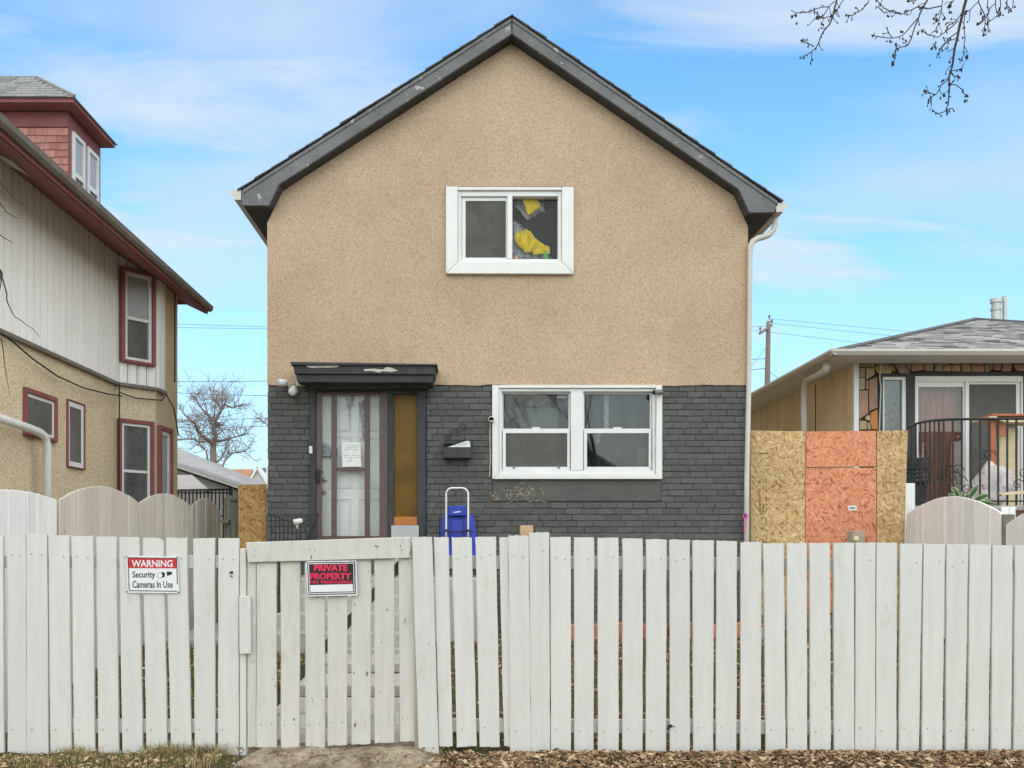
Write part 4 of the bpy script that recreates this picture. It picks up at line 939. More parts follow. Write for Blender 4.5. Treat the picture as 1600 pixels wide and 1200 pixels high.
signs()

# ------------------------------------------------------------------ side fences (scalloped)
def scallop_section(parent, mat, xs, y0, y1, h0, hp, h1, n, face, th=.022, zb=.05, seed=0, gap=.009):
    """boards along y at x=xs; tops follow an arch"""
    r = random.Random(seed); e = [y0 + (y1 - y0) * (i + (r.uniform(-.25, .25) if 0 < i < n else 0)) / n for i in range(n + 1)]
    def top(y):
        t = (y - y0) / (y1 - y0); base = h0 + (h1 - h0) * t; s = math.sin(math.pi * t) ** .85 if 0 < t < 1 else 0
        return CH + base + (hp - (h0 + h1) / 2) * s
    for i in range(n):
        a, b = e[i] + gap / 2, e[i + 1] - gap / 2; k = 5; dx = r.uniform(-.007, .007)
        ys = [a + (b - a) * j / k for j in range(k + 1)]
        low = [(y, zb) for y in (a, b)]; poly = [(a, zb), (b, zb)] + [(y, top(y)) for y in ys[::-1]]
        m = MB(); vs = [(xs + dx, y, z) for y, z in poly] + [(xs + dx + face * th, y, z) for y, z in poly]; q = len(poly)
        fs = [tuple(range(q)), tuple(range(2 * q - 1, q - 1, -1))] + [((j + 1) % q, j, q + j, q + (j + 1) % q) for j in range(q)]
        m.add(vs, fs); m.build('fence_board', mat, parent, bevel=.005)
def side_fences():
    L = -3.5; f = lambda px: 3.5 * F / (PX - px)
    t = thing('scalloped_fence', 'pale grey scalloped board fence panel beside the white downpipe', 'fence', (L, 6.7, .05), 'scalloped side fence panels')
    scallop_section(t, 'fence_grey', L, 6.12, f(92) - .015, .33, .41, .37, 11, -1, seed=1)
    m = MB(); m.box(L - .07, L - .03, 6.1, f(92), 1.2, 1.29); m.box(L - .07, L - .03, 6.1, f(92), .35, .44); m.box(L - .12, L - .03, 6.02, 6.115, -.1, 1.6); m.build('rail', 'fence_grey', t)
    labels = ['beige scalloped fence panel with the widest arch and knotty stains', 'beige scalloped fence panel in front of the red framed bay windows', 'narrowest beige scalloped fence panel beside the dark timber posts']
    for i, (a, b, h0, hp, h1) in enumerate(((92, 217, .373, .545, .43), (217.5, 299, .43, .575, .465), (300.5, 345, .465, .60, .443))):
        t = thing('scalloped_fence', labels[i], 'fence', (L, (f(a) + f(b)) / 2, .05), 'scalloped side fence panels')
        scallop_section(t, 'fence_beige', L, f(a) + .012, f(b) - .012, h0, hp, h1, (11, 10, 7)[i], -1, seed=5 + i)
        m = MB(); m.box(L - .07, L - .03, f(a), f(b) - .01, 1.25, 1.34); m.box(L - .07, L - .03, f(a), f(b) - .01, .5, .59); m.build('rail', 'greywood', t)
        m = MB(); m.box(L - .16, L - .072, f(a) - .04, f(a) + .05, .0, CH + h0 - .05); m.build('post', 'greywood', t)
    # dark timber posts closing the left gap
    y = 11.45
    t = thing('timber_posts', 'weathered grey green timber posts and rails beside the plywood sheet', 'fence posts', (X(358, y), y, .3))
    for a, b, tp, dy in ((345.5, 352, 776, .12), (352.5, 360, 774, .06), (361, 372.5, 783, 0)):
        m = MB(); m.box(X(a, y), X(b, y), y + dy, y + dy + .09, .2, Z(tp, y)); m.build('post', 'greywood', t, bevel=.004)
    m = MB(); m.pbox(359, 379, 776.5, 782.5, y - .03, y + .1, ref=y); m.build('cap', 'greywood', t, bevel=.004)
    m = MB(); m.pbox(345, 358, 812, 817, y - .03, y + .05, ref=y); m.build('rail', 'greywood', t)
    y = 11.3
    m = MB(); m.pprism([(372, 757.5), (416.4, 756.5), (416.4, 965), (373, 965)], y, y + .012); tag(m.build('plywood_sheet', 'osb_y'), 'amber strand board sheet closing the gap left of the house', 'board')
    # right side fence
    Rx = 5.35; f2 = lambda px: Rx * F / (px - PX)
    t = thing('scalloped_fence', 'white scalloped fence panel with a full arch below the iron railing', 'fence', (Rx, 10.1, .1), 'scalloped side fence panels')
    scallop_section(t, 'fence_grey', Rx, f2(1564), f2(1417), .31, .535, .357, 9, 1, seed=21)
    m = MB(); m.box(Rx + .03, Rx + .07, f2(1564), f2(1417), 1.1, 1.2); m.build('rail', 'fence_grey', t)
    m = MB(); m.box(Rx - .0, Rx + .12, f2(1564) - .035, f2(1564) - .015, .1, CH + .30); m.build('post', 'greywood', t)
    t = thing('scalloped_fence', 'white scalloped fence panel rising in front of the porch house number', 'fence', (Rx, 8.0, .1), 'scalloped side fence panels')
    scallop_section(t, 'fence_grey', Rx, 6.95, f2(1570), .16, .40, .19, 10, 1, seed=22)
    m = MB(); m.box(Rx + .03, Rx + .07, 6.95, f2(1570), 1.1, 1.2); m.build('rail', 'fence_grey', t)
    y = 9.6
    t = thing('white_post', 'white boarded post between the two right hand scalloped panels', 'post', (X(1577, y), y, .1))
    for a, b in ((1566, 1577.5), (1578, 1587)): m = MB(); m.pbox(a, b, 792, 1010, y, y + .03); m.build('post_board', 'fence_grey', t, bevel=.003)
    y = 11.22
    m = MB(); m.pprism([(1415.5, 755), (1430, 755), (1430, 1000), (1413, 1000)], y, y + .09); tag(m.build('white_post', 'fence_grey', bevel=.004), 'short white post against the end of the strand board', 'post')
    # strand board screen
    y = 11.24
    t = thing('strand_board_screen', 'strand board screen with an orange door closing the gap beside the downspout', 'board screen', (X(1290, y), y, .3))
    lb = [('panel', 'osb', [(1173, 672.5), (1257.5, 674), (1257.5, 960), (1173, 960)], 'raw strand board with stamp lettering'),
          ('panel', 'osb_o', [(1260, 674.2), (1368.8, 673), (1368.8, 728.5), (1260, 729.5)], 'short orange painted strand board'),
          ('door', 'osb_o', [(1258.8, 731.5), (1368.8, 730.8), (1368.8, 958), (1258.8, 958)], 'orange painted strand board door'),
          ('panel', 'osb', [(1370.3, 673), (1418.5, 672.5), (1409.5, 960), (1370.3, 960)], 'narrow raw strand board with slanted edge')]
    for n, mt, poly, lab in lb:
        m = MB(); m.pprism(poly, y + (.004 if n == 'door' else 0), y + .014); o = m.build(n, mt, t); o['label'] = lab
    for px in (1180, 1258, 1369.5, 1405):
        m = MB(); m.box(X(px, y) - .03, X(px, y) + .03, y + .015, y + .07, .2, Z(690, y)); m.build('stud', 'rawwood', t)
    m = MB()
    for px in (1178, 1254, 1264, 1364.5, 1374, 1406):
        for py in (680, 722, 738, 780, 822):
            c = P(px + rnd.uniform(-1, 1), py + rnd.uniform(-3, 3), y); m.tube([(c.x, y + .0035, c.z), (c.x, y - .002, c.z)], .0055, 7)
    stuff(m.build('screw_head', 'ink_f', t))
    m = MB(); m.pbox(1325.5, 1338.5, 790, 797.5, y + .0025, y + .0035); m.build('sticker', 'paper', t)
    m = MB(); m.pbox(1327.5, 1336.5, 792.5, 795, y + .0012, y + .002); m.build('sticker_print', 'ink_f', t)
    r = random.Random(6); m = MB()
    for cx in (1187.5, 1192.5, 1197):
        py = 748
        while py < 846:
            h = r.uniform(1.2, 4)
            if r.random() < .68: m.pbox(cx - r.uniform(.6, 1.6), cx + r.uniform(.6, 1.6), py, py + h, y - .001, y - .0003)
            py += h + r.uniform(.6, 1.8)
    m.pbox(1185, 1201, 707.5, 709.3, y - .001, y - .0003)
    stuff(m.build('stamp_print', 'stamp', t))
side_fences()

# ------------------------------------------------------------------ left neighbour
class Frame:
    def __init__(s, o, u, n): s.o = Vector((o[0], o[1], 0)); s.u = Vector((u[0], u[1], 0)).normalized(); s.n = Vector((n[0], n[1], 0)).normalized()
    def p(s, u, d, z): q = s.o + s.u * u + s.n * d; return (q.x, q.y, z)
    def box(s, m, u0, u1, d0, d1, z0, z1, k=0):
        a = [s.p(u0, d1, z0), s.p(u1, d1, z0), s.p(u1, d0, z0), s.p(u0, d0, z0), s.p(u0, d1, z1), s.p(u1, d1, z1), s.p(u1, d0, z1), s.p(u0, d0, z1)]
        v0 = Vector(a[1]) - Vector(a[0]); v1 = Vector(a[3]) - Vector(a[0])
        if v0.cross(v1).z < 0: a = [a[0], a[3], a[2], a[1], a[4], a[7], a[6], a[5]]
        return m.hexa(a, k)
def fwindow(parent, fr, u0, u1, z0, z1, trim=.075, d=.07, back='winback', mid=None, sashw=.045, trimmat='redtrim', side=None, base=0.0, upper=None):
    m = MB()
    if trimmat:
        fr.box(m, u0, u0 + trim, base, base + d, z0, z1); fr.box(m, u1 - trim, u1, base, base + d, z0, z1); fr.box(m, u0 + trim, u1 - trim, base, base + d, z1 - trim, z1); fr.box(m, u0 + trim - .0, u1 - trim, base, base + d + .015, z0, z0 + trim * .7)
        w = m.build('window', trimmat, parent, bevel=.004)
        a, b, c, e = u0 + trim, u1 - trim, z0 + trim * .7, z1 - trim
    else:
        a, b, c, e = u0, u1, z0, z1; w = None
    m = MB(); s = sashw; sd1 = base + max(.012, d - .025)
    fr.box(m, a, a + s, base, sd1, c, e); fr.box(m, b - s, b, base, sd1, c, e); fr.box(m, a + s, b - s, base, sd1, e - s, e); fr.box(m, a + s, b - s, base, sd1, c, c + s)
    if mid: fr.box(m, a + s, b - s, base, sd1 - .006, c + (e - c) * mid - s * .5, c + (e - c) * mid + s * .5)
    if w is None: w = m.build('window', 'vinyl', parent, bevel=.003)
    else: m.build('sash', 'vinyl', w, bevel=.003)
    if mid:
        zm = c + (e - c) * mid
        for (q0, q1, bk) in ((c + s, zm - s * .5, back), (zm + s * .5, e - s, upper or back)):
            m = MB(); fr.box(m, a + s, b - s, base, base + .008, q0, q1); m.build('pane', bk, w)
    else:
        m = MB(); fr.box(m, a + s, b - s, base, base + .008, c + s, e - s); m.build('pane', back, w)
    return w
def left_house():
    h = thing('house', 'older two storey house with white vertical siding and red trimmed windows', 'house', (-6.5, 10, 0))
    f1 = Frame((-4.51, 7.0), (0, 1), (1, 0)); u2 = Vector((.36, .42)); f2 = Frame((-4.51, 11.4), u2, (u2.y, -u2.x)); f3 = Frame((-4.15, 11.82), (0, 1), (1, 0))
    zs = CH + 2.035; zt = CH + 3.74; L2 = u2.length
    # walls (plan polygon extruded)
    plan = [(-4.51, 7.0), (-4.51, 11.4), (-4.15, 11.82), (-4.15, 12.7), (-11, 12.7), (-11, 7.0)]
    m = MB(); n = len(plan); vs = [(x, y, 0) for x, y in plan] + [(x, y, zt - .02) for x, y in plan]
    m.add(vs, [tuple(range(n)), tuple(range(2 * n - 1, n - 1, -1))] + [(i, (i + 1) % n, n + (i + 1) % n, n + i) for i in range(n)])
    bm_o = m.build('stucco_wall', 'stucco_n', h)
    bm = bmesh.new(); bm.from_mesh(bm_o.data); bmesh.ops.recalc_face_normals(bm, faces=bm.faces); bm.to_mesh(bm_o.data); bm.free()
    # vertical siding boards
    def siding(fr, U0, U1, ztop):
        k = max(1, round((U1 - U0) / .148)); w = (U1 - U0) / k
        for i in range(k):
            m = MB(); a, b = U0 + w * i, U0 + w * (i + 1)
            fr.box(m, a + .006, b - .006, .002, .03, zs, ztop); fr.box(m, a + .018, b - .018, .03, .046, zs + .002, ztop - .002)
            m.build('siding_board', 'sidingw', h, bevel=.002)
    siding(f1, 0, 4.4, zt + .0); siding(f2, .02, L2 - .01, zt - .03); siding(f3, 0, .26, CH + 3.59)
    for fr, a, b in ((f1, 0, 4.42), (f2, .03, L2), (f3, 0, .28)):
        m = MB(); fr.box(m, a, b, .002, .06, zs - .04, zs - .003); m.build('siding_trim', 'gutter_br', h)
    # windows
    yv = lambda px, xw=4.51: xw * F / (PX - px)
    fwindow(h, f1, yv(35) - 7, yv(86) - 7, CH + 1.09, CH + 1.575, .05, .035, mid=None, sashw=.035)
    fwindow(h, f1, yv(103) - 7, yv(130) - 7, CH + .855, CH + 1.61, .014, .03, trimmat='redtrim', sashw=.06)
    fwindow(h, f2, .03, .50, CH + 2.29, CH + 3.49, .05, .07, mid=.48, sashw=.04, base=.043, upper='winback_l')
    fwindow(h, f2, .02, .515, CH - .1, CH + 1.585, .05, .05, mid=.62, sashw=.035)
    fwindow(h, f3, .06, .56, CH - .1, CH + 1.565, .06, .05, mid=.42, sashw=.06, back='winback_l')
    # eave
    e = lambda pts: [(x, CH + z) for x, z in pts]
    m = MB(); m.prism(e([(-3.86, 3.33), (-3.86, 3.45), (-8.0, 6.36), (-12.1, 3.45), (-12.1, 3.33), (-8.0, 6.2)]), 6.5, 13.1); rf = m.build('roof', 'shingle_g', h)
    m = MB(); m.prism(e([(-3.87, 3.325), (-4.6, 3.70), (-4.6, 3.78), (-3.87, 3.38)]), 6.52, 13.08); m.build('eave_soffit', 'soffit_red', rf)
    m = MB(); m.prism(e([(-3.86, 3.325), (-3.84, 3.325), (-3.84, 3.45), (-3.86, 3.45)]), 6.5, 13.1); m.build('fascia_board', 'redtrim', rf)
    m = MB(); m.prism(e([(-3.838, 3.36), (-3.80, 3.36), (-3.775, 3.385), (-3.765, 3.435), (-3.778, 3.435), (-3.785, 3.392), (-3.805, 3.372), (-3.838, 3.372)]), 6.5, 13.12); m.build('gutter', 'gutter_br', rf)
    m = MB(); m.prism(e([(-3.87, 3.325), (-4.15, 3.46), (-5.0, 3.46), (-5.0, 3.6), (-4.4, 3.72), (-3.87, 3.43)]), 13.081, 13.1); m.build('rake_board', 'redtrim', rf)
    for yy in (8.25, 12.2):
        m = MB(); k = (3.70 - 3.325) / (4.6 - 3.87); f = lambda x: CH + 3.325 + (-3.87 - x) * k
        m.hexa([(-4.42, yy, f(-4.42) - .014), (-4.2, yy, f(-4.2) - .014), (-4.2, yy + .34, f(-4.2) - .014), (-4.42, yy + .34, f(-4.42) - .014), (-4.42, yy, f(-4.42) - .002), (-4.2, yy, f(-4.2) - .002), (-4.2, yy + .34, f(-4.2) - .002), (-4.42, yy + .34, f(-4.42) - .002)])
        m.build('soffit_vent', 'gutterw', rf)
    # dormer
    xd, y0, y1 = -5.2, 11.6, 12.58; zd0, zd1 = CH + 4.2, CH + 5.52
    m = MB(); m.box(-8, xd, y0, y1, zd0, zd1); dm = m.build('dormer', 'redtrim', h)
    z = zd1 - .2; row = 0
    while z > zd0 + .3:
        x = xd - .012 - rnd.uniform(0, .06)
        first = True; xr_ = xd + .012
        while xr_ > -6.45:
            w = rnd.uniform(.085, .165); dz = rnd.uniform(-.004, .004)
            m = MB(); m.hexa([(xr_ - w + .004, y0 - .022, z - .095 + dz), (xr_, y0 - .022, z - .095 + dz), (xr_, y0 - .001, z - .095 + dz), (xr_ - w + .004, y0 - .001, z - .095 + dz), (xr_ - w + .004, y0 - .010, z + .004), (xr_, y0 - .010, z + .004), (xr_, y0 - .001, z + .004), (xr_ - w + .004, y0 - .001, z + .004)])
            m.build('shingle', 'redshingle', dm); xr_ -= w
        z -= .093; row += 1
    m = MB(); m.box(-8, xd + .02, y0 - .03, y0 - .001, zd1 - .19, zd1 - .002); m.build('frieze_board', 'redtrim', dm)
    fd = Frame((xd, y0), (0, 1), (1, 0))
    m = MB(); fd.box(m, 0, y1 - y0, .0005, .02, zd0, zd1 - .003); m.build('corner_board', 'redtrim', dm)
    for a, b in ((.08, .43), (.52, .87)):
        m = MB(); s = .05; za, zb = CH + 4.3, CH + 5.32; zm = za + (zb - za) * .48; dd = .05
        fd.box(m, a, a + s, .0205, dd, za, zb); fd.box(m, b - s, b, .0205, dd, za, zb); fd.box(m, a + s, b - s, .0205, dd, zb - s, zb); fd.box(m, a + s, b - s, .0205, dd, zm - .03, zm + .03); fd.box(m, a + s, b - s, .0205, dd, za, za + s)
        m.build('window_sash', 'vinyl', dm)
        m = MB(); fd.box(m, a + s, b - s, .0205, .028, zm + .03, zb - s); m.build('pane', 'winback_l', dm)
        m = MB(); fd.box(m, a + s, b - s, .0205, .028, za + s, zm - .03); m.build('pane', 'winback', dm)
    ex, ey0, ey1, ez = -5.01, 11.34, 12.66, CH + 5.53
    m = MB(); m.box(-8.2, ex, ey0, ey1, ez, ez + .05); m.build('eave_board', 'redtrim', dm)
    rx, ry, rz = -5.78, 12.0, CH + 6.17
    m = MB(); zz = ez + .051
    m.add([(-8.2, ey0 - .03, zz), (ex + .03, ey0 - .03, zz), (ex + .03, ey1 + .03, zz), (-8.2, ey1 + .03, zz), (rx, ry, rz), (-8.2, ry, rz)], [(0, 1, 4, 5), (1, 2, 4), (2, 3, 5, 4), (3, 0, 5), (3, 2, 1, 0)])
    m.build('dormer_roof', 'shingle_g', dm)
    m = MB(); rows = 8; r = random.Random(5)
    for k in range(rows):
        t0, t1 = k / rows, (k + 1) / rows
        ya, yb = ey0 - .03 + (ry - ey0 + .03) * t0, ey0 - .03 + (ry - ey0 + .03) * t1; za, zb = zz + (rz - zz) * t0, zz + (rz - zz) * t1
        xe = ex + .03 + (rx - ex - .03) * t1; x = -7.6 + (k % 2) * .1
        while x < xe:
            w = r.uniform(.12, .3); x2 = min(x + w, xe); hgt = r.choice((.012, .016, .026))
            m.hexa([(x, ya - hgt * .5, za + .002), (x2 - .003, ya - hgt * .5, za + .002), (x2 - .003, yb, zb), (x, yb, zb), (x, ya - hgt * .5, za + hgt), (x2 - .003, ya - hgt * .5, za + hgt), (x2 - .003, yb, zb + .008), (x, yb, zb + .008)], r.choice((0, 0, 1))); x = x2
    m.tube([(ex + .03, ey0 - .03, zz + .01), (rx, ry, rz + .01)], .022, 5); m.tube([(rx, ry, rz + .005), (-8, ry, rz + .005)], .022, 5)
    stuff(m.build('roof_shingle', ['shingle_g', 'shingle_v'], dm))
    # downpipe along the wall
    m = MB(); xp = -4.36
    m.tube([(xp, 7.6, CH + 1.19), (xp, 8.9, CH + 1.135), (xp, 9.12, CH + 1.12), (xp, 9.22, CH + 1.09), (xp, 9.27, CH + 1.0), (xp, 9.27, .1)], .041, 10); m.build('downpipe', 'plasticw', h, smooth=True)
    return f1, f2, f3
f1, f2, f3 = left_house()
def cables():
    x = -4.44
    m = MB(); 
    pts = [(x, 4.51 * F / (PX - px), CH + (PY - py) * (4.44 * F / (PX - px)) / F) for px, py in ((-8, 517), (10, 530), (40, 556), (80, 584), (120, 602), (160, 612), (181, 615))]
    m.tube([(x, p[1], p[2]) for p in pts], .009, 5)
    m.tube([(x, 11.36, CH + 2.0), (x, 11.36, CH + 1.9), (x, 11.37, .3)], .009, 5)
    m.tube([(x, 11.37, CH + 1.9), (-4.3, 11.56, CH + 1.86), (-4.08, 11.86, CH + 1.88), (-4.07, 12.0, CH + 1.98)], .008, 5)
    m.tube([(-4.07, 12.35, CH + 3.4), (-4.07, 12.35, CH + 2.2)], .01, 5); m.tube([(-4.07, 12.0, CH + 1.98), (-4.07, 12.3, CH + 1.85), (-4.07, 12.5, CH + 1.5)], .009, 5)
    tag(m.build('utility_cable', 'ink'), 'thin black cables looping along the sand stucco wall below the white siding', 'cable')
cables()

# ------------------------------------------------------------------ right neighbour
def bungalow():
    XW, YW = 5.6, 13.4; XE, YE, HE = 5.1, 12.74, CH + 2.71
    h = thing('bungalow', 'yellow stucco bungalow with stone veneer front and grey hip roof', 'house', (9.5, 17, .3))
    W = 4.35; back = 24
    m = MB(); m.box(XW, XW + .2, YW + .001, back, .2, HE - .02); m.box(XW + .2, 13.3, back - .2, back, .2, HE - .02); m.box(13.1, 13.3, YW + .2, back - .2, .2, HE - .02); m.build('stucco_wall', 'stucco_b', h)
    m = MB(); m.pbox(1274.2, 1276.4, 580, 700, YW + 1, YW + 1.1)
    wy = XW * F / (1275 - PX); m = MB(); m.box(XW - .006, XW - .0005, wy, wy + .03, .6, HE - .1); m.build('wall_joint', 'stonejoint', h)
    # front wall with openings
    yb = YW
    m = MB()
    m.pbox(1333.5, 1377, 560, 1000, yb, yb + .2); m.pbox(1377, 1640, 560, 584, yb, yb + .2); m.pbox(1377, 1640, 812, 1000, yb, yb + .2); m.pbox(1605, 1640, 584, 812, yb, yb + .2)
    fw = m.build('front_wall', 'stonejoint', h)
    m = MB(); m.box(X(1640, yb), 13.3, yb, yb + .2, .2, HE - .02); m.build('front_wall_end', 'stucco_b', h)
    zoom = lambda p: (1330 + p[0] / 5.926, 540 + p[1] / 5.926)
    S = [[(60, 148), (205, 150), (215, 205), (130, 203), (60, 195)], [(225, 150), (365, 150), (375, 175), (225, 188)], [(60, 205), (120, 210), (120, 295), (62, 298)], [(130, 210), (205, 210), (210, 270), (130, 320)], [(215, 195), (340, 182), (375, 235), (350, 265), (250, 265), (215, 235)], [(347, 185), (382, 182), (405, 240), (382, 240)], [(375, 150), (480, 152), (535, 265), (445, 265)], [(488, 152), (540, 155), (540, 230), (525, 225)], [(548, 155), (660, 158), (660, 228), (548, 245)], [(668, 155), (745, 155), (750, 240), (675, 240)], [(782, 155), (830, 155), (830, 245), (762, 240)], [(750, 157), (775, 157), (757, 205)], [(838, 203), (918, 173), (915, 242), (838, 245)], [(838, 155), (905, 158), (915, 166), (838, 195)], [(925, 187), (1000, 182), (1002, 245), (922, 240)], [(930, 155), (1000, 155), (1000, 175), (935, 179)], [(1012, 155), (1090, 155), (1092, 248), (1015, 245)], [(1100, 155), (1215, 158), (1215, 184), (1100, 173)], [(1100, 181), (1215, 192), (1215, 250), (1100, 245)], [(1222, 158), (1256, 160), (1273, 245), (1222, 248)], [(1265, 158), (1305, 158), (1298, 222), (1280, 232)], [(1313, 158), (1392, 160), (1368, 235), (1306, 225)], [(1400, 160), (1483, 160), (1463, 245), (1380, 240)], [(1492, 182), (1600, 172), (1600, 240), (1525, 240)], [(1500, 158), (1600, 158), (1600, 165), (1494, 172)], [(1610, 158), (1700, 158), (1700, 245), (1608, 245)],
         [(62, 304), (118, 303), (118, 409), (62, 413)], [(127, 331), (150, 324), (150, 413), (127, 400)], [(158, 322), (235, 290), (238, 578), (158, 613)], [(62, 420), (148, 416), (148, 633), (65, 686)], [(122, 662), (158, 643), (168, 698), (127, 692)], [(170, 627), (235, 592), (240, 782), (187, 778), (167, 722)], [(68, 697), (134, 702), (134, 780), (68, 780)], [(141, 714), (160, 712), (178, 780), (141, 780)]]
    r = random.Random(2)
    for i, s in enumerate(S):
        mt = 'stoneD' if i == 31 else r.choice(('stoneA', 'stoneA', 'stoneB', 'stoneC'))
        if i in (8, 18): mt = 'stoneC'
        m = MB(); m.pprism([zoom(p) for p in s], yb - .03 - r.uniform(0, .015), yb - .0005, ref=yb); m.build('stone', mt, fw, bevel=.006)
    m = MB(); m.pbox(1331.5, 1339.5, 563, 1000, yb - .06, yb - .001, ref=yb); m.build('corner_post', 'vinyl', h, bevel=.004)
    # dark surrounds
    def slab(name, mat, par, pieces, y0, y1):
        m = MB()
        for q in pieces: m.pbox(*q, y0, y1, ref=yb)
        return m.build(name, mat, par, bevel=.003)
    dw = slab('patio_door', 'vinyl', h, [(1428, 1432, 588, 812), (1594, 1597, 588, 812), (1432, 1594, 588, 597), (1507, 1512.5, 597, 812)], yb - .03, yb + .1)
    slab('dark_surround', 'darktrim', dw, [(1370.5, 1377.5, 584, 812), (1415, 1427.8, 584, 812), (1377.5, 1415, 584, 588.5), (1427.8, 1605, 582, 587.8), (1597.2, 1605, 587.8, 812)], yb - .045, yb + .12)
    slab('door_sash', 'vinyl', dw, [(1432.2, 1434.5, 597.2, 812), (1504.5, 1506.8, 597.2, 812), (1434.5, 1504.5, 597.2, 605)], yb - .01, yb + .05)
    slab('door_sash', 'vinyl', dw, [(1512.7, 1514.5, 597.2, 812), (1588, 1593.8, 597.2, 812), (1514.5, 1588, 597.2, 600.5)], yb + .0, yb + .06)
    slab('pane', 'glass', dw, [(1434.5, 1504.5, 605, 812)], yb + .02, yb + .024); slab('pane', 'glass', dw, [(1514.5, 1588, 600.5, 812)], yb + .03, yb + .034)
    slab('insect_screen', 'screen', dw, [(1514.5, 1588, 600.5, 812)], yb + .012, yb + .013)
    wn = slab('window', 'vinyl', h, [(1378, 1381, 589, 812), (1413, 1415, 589, 812), (1409, 1413, 589, 812), (1381, 1409, 589, 594)], yb - .02, yb + .08)
    slab('pane', 'glass_dark', wn, [(1381, 1409, 594, 812)], yb + .02, yb + .024)
    room(h, X(1371, yb), X(1604, yb), Z(811, yb), Z(583, yb), yb + .2, 1.5)
    drape(dw, 'curtain', 'curtain_r', 1432, 1510, 590, 812, yb + .2, 9, .03, 5); drape(dw, 'curtain', 'curtain_g', 1512, 1560, 590, 812, yb + .25, 6, .03, 4); drape(wn, 'curtain', 'sheer', 1376, 1416, 588, 812, yb + .25, 3, .02, 7)
    # eaves and roof
    m = MB(); m.box(XE + .02, 2 * (XE + W) - XE - .02, YE + .02, YW - .062, HE - .05, HE - .035); m.box(XE + .02, XW - .002, YW - .0615, back, HE - .05, HE - .035); m.build('soffit', 'vinyl', h)
    ax, ay, az = XE + W, YE + W, CH + 4.22; xe2 = XE + 2 * W
    m = MB(); zz = HE + .002
    m.add([(XE, YE, zz), (xe2, YE, zz), (ax, ay, az), (ax, back - W, az), (XE, back + .5, zz), (xe2, back + .5, zz)], [(0, 1, 2), (0, 2, 3, 4), (1, 5, 3, 2), (4, 3, 5), (0, 4, 5, 1)])
    rf = m.build('roof', 'shingle_v', h)
    m = MB(); m.box(XE, xe2, YE - .02, YE + .0, HE - .07, HE + .0); m.box(XE - .02, XE, YE - .02, back, HE - .07, HE + .0); m.build('fascia_board', 'vinyl', rf)
    m = MB(); pr = [(0, -.068), (-.05, -.068), (-.09, -.02), (-.09, .012), (-.078, .012), (-.078, -.016), (-.045, -.055), (0, -.055)]
    vs = [(XE - .1, YE - .021 + a, HE + b) for a, b in pr] + [(xe2, YE - .021 + a, HE + b) for a, b in pr]; q = len(pr)
    m.add(vs, [tuple(range(q)), tuple(range(2 * q - 1, q - 1, -1))] + [(j, (j + 1) % q, q + (j + 1) % q, q + j) for j in range(q)])
    vs = [(XE - .021 + a, YE - .1, HE + b) for a, b in pr] + [(XE - .021 + a, back, HE + b) for a, b in pr]
    m.add(vs, [tuple(range(q)), tuple(range(2 * q - 1, q - 1, -1))] + [(j, (j + 1) % q, q + (j + 1) % q, q + j) for j in range(q)])
    go = m.build('gutter', 'gutterw', rf)
    bm = bmesh.new(); bm.from_mesh(go.data); bmesh.ops.recalc_face_normals(bm, faces=bm.faces); bm.to_mesh(go.data); bm.free()
    m = MB(); rows = 32; r = random.Random(7)
    for k in range(rows):
        t0, t1 = k / rows, (k + 1) / rows
        y0_, y1_ = YE + (ay - YE) * t0, YE + (ay - YE) * t1; z0_, z1_ = zz + (az - zz) * t0, zz + (az - zz) * t1
        xa, xb = XE + (ax - XE) * t1, xe2 + (ax - xe2) * t1; x = xa - r.uniform(0, .1)
        while x < xb:
            w = r.uniform(.12, .36); x2 = min(x + w, xb); g = r.choice((.01, .014, .022))
            x0c = max(x, xa)
            if x2 > x0c + .01: m.hexa([(x0c, y0_ - .01, z0_ + .003), (x2, y0_ - .01, z0_ + .003), (x2, y1_, z1_ + .002), (x0c, y1_, z1_ + .002), (x0c, y0_ - .01, z0_ + g + .004), (x2, y0_ - .01, z0_ + g + .004), (x2, y1_, z1_ + .008), (x0c, y1_, z1_ + .008)], r.choice((0, 0, 1, 2)))
            x = x2
    m.tube([(XE, YE, zz + .01), (ax, ay, az + .02)], .035, 5, 1); m.tube([(xe2, YE, zz + .01), (ax, ay, az + .02)], .035, 5, 1); m.tube([(ax, ay, az + .02), (ax, back - W, az + .02)], .035, 5, 1)
    stuff(m.build('roof_shingle', ['shingle_v', 'shingle_v2', 'shingle_v3'], rf))
    # downspout tucked under the eave
    y1_, y2_ = 13.15, 14.4
    m = MB(); m.tube([P(1292, 566, y1_), P(1291.5, 575, y1_), P(1287, 581, y1_ + .15), P(1270, 589, y1_ + .7), P(1260, 594, y2_ - .1), P(1257, 603, y2_), P(1256.5, 640, y2_), P(1256.5, 900, y2_)], .05, 10); m.build('downspout', 'plasticw', h, smooth=True)
    # flues
    yv = 17.6
    def flue(px0, px1, top, name='vent_flue', cap=True):
        c = X((px0 + px1) / 2, yv); rr = (X(px1, yv) - X(px0, yv)) / 2; m = MB(); zt = Z(top, yv); zb = az - .25
        pts = [((c, yv, zb), rr * .85), ((c, yv, zt - .25), rr * .85), ((c, yv, zt - .24), rr), ((c, yv, zt - .2), rr), ((c, yv, zt - .19), rr * .8), ((c, yv, zt - .1), rr * .8), ((c, yv, zt - .09), rr * 1.05), ((c, yv, zt - .02), rr * 1.05), ((c, yv, zt), rr * .6)] if cap else [((c, yv, zb), rr), ((c, yv, zt), rr)]
        m.tube([p for p, _ in pts], [q for _, q in pts], 12); m.build(name, 'metal', rf)
    flue(1548, 1564, 466); flue(1566.5, 1573, 462.5, 'vent_pipe', False)
    # porch
    y0 = 11.42; zd = CH + .42
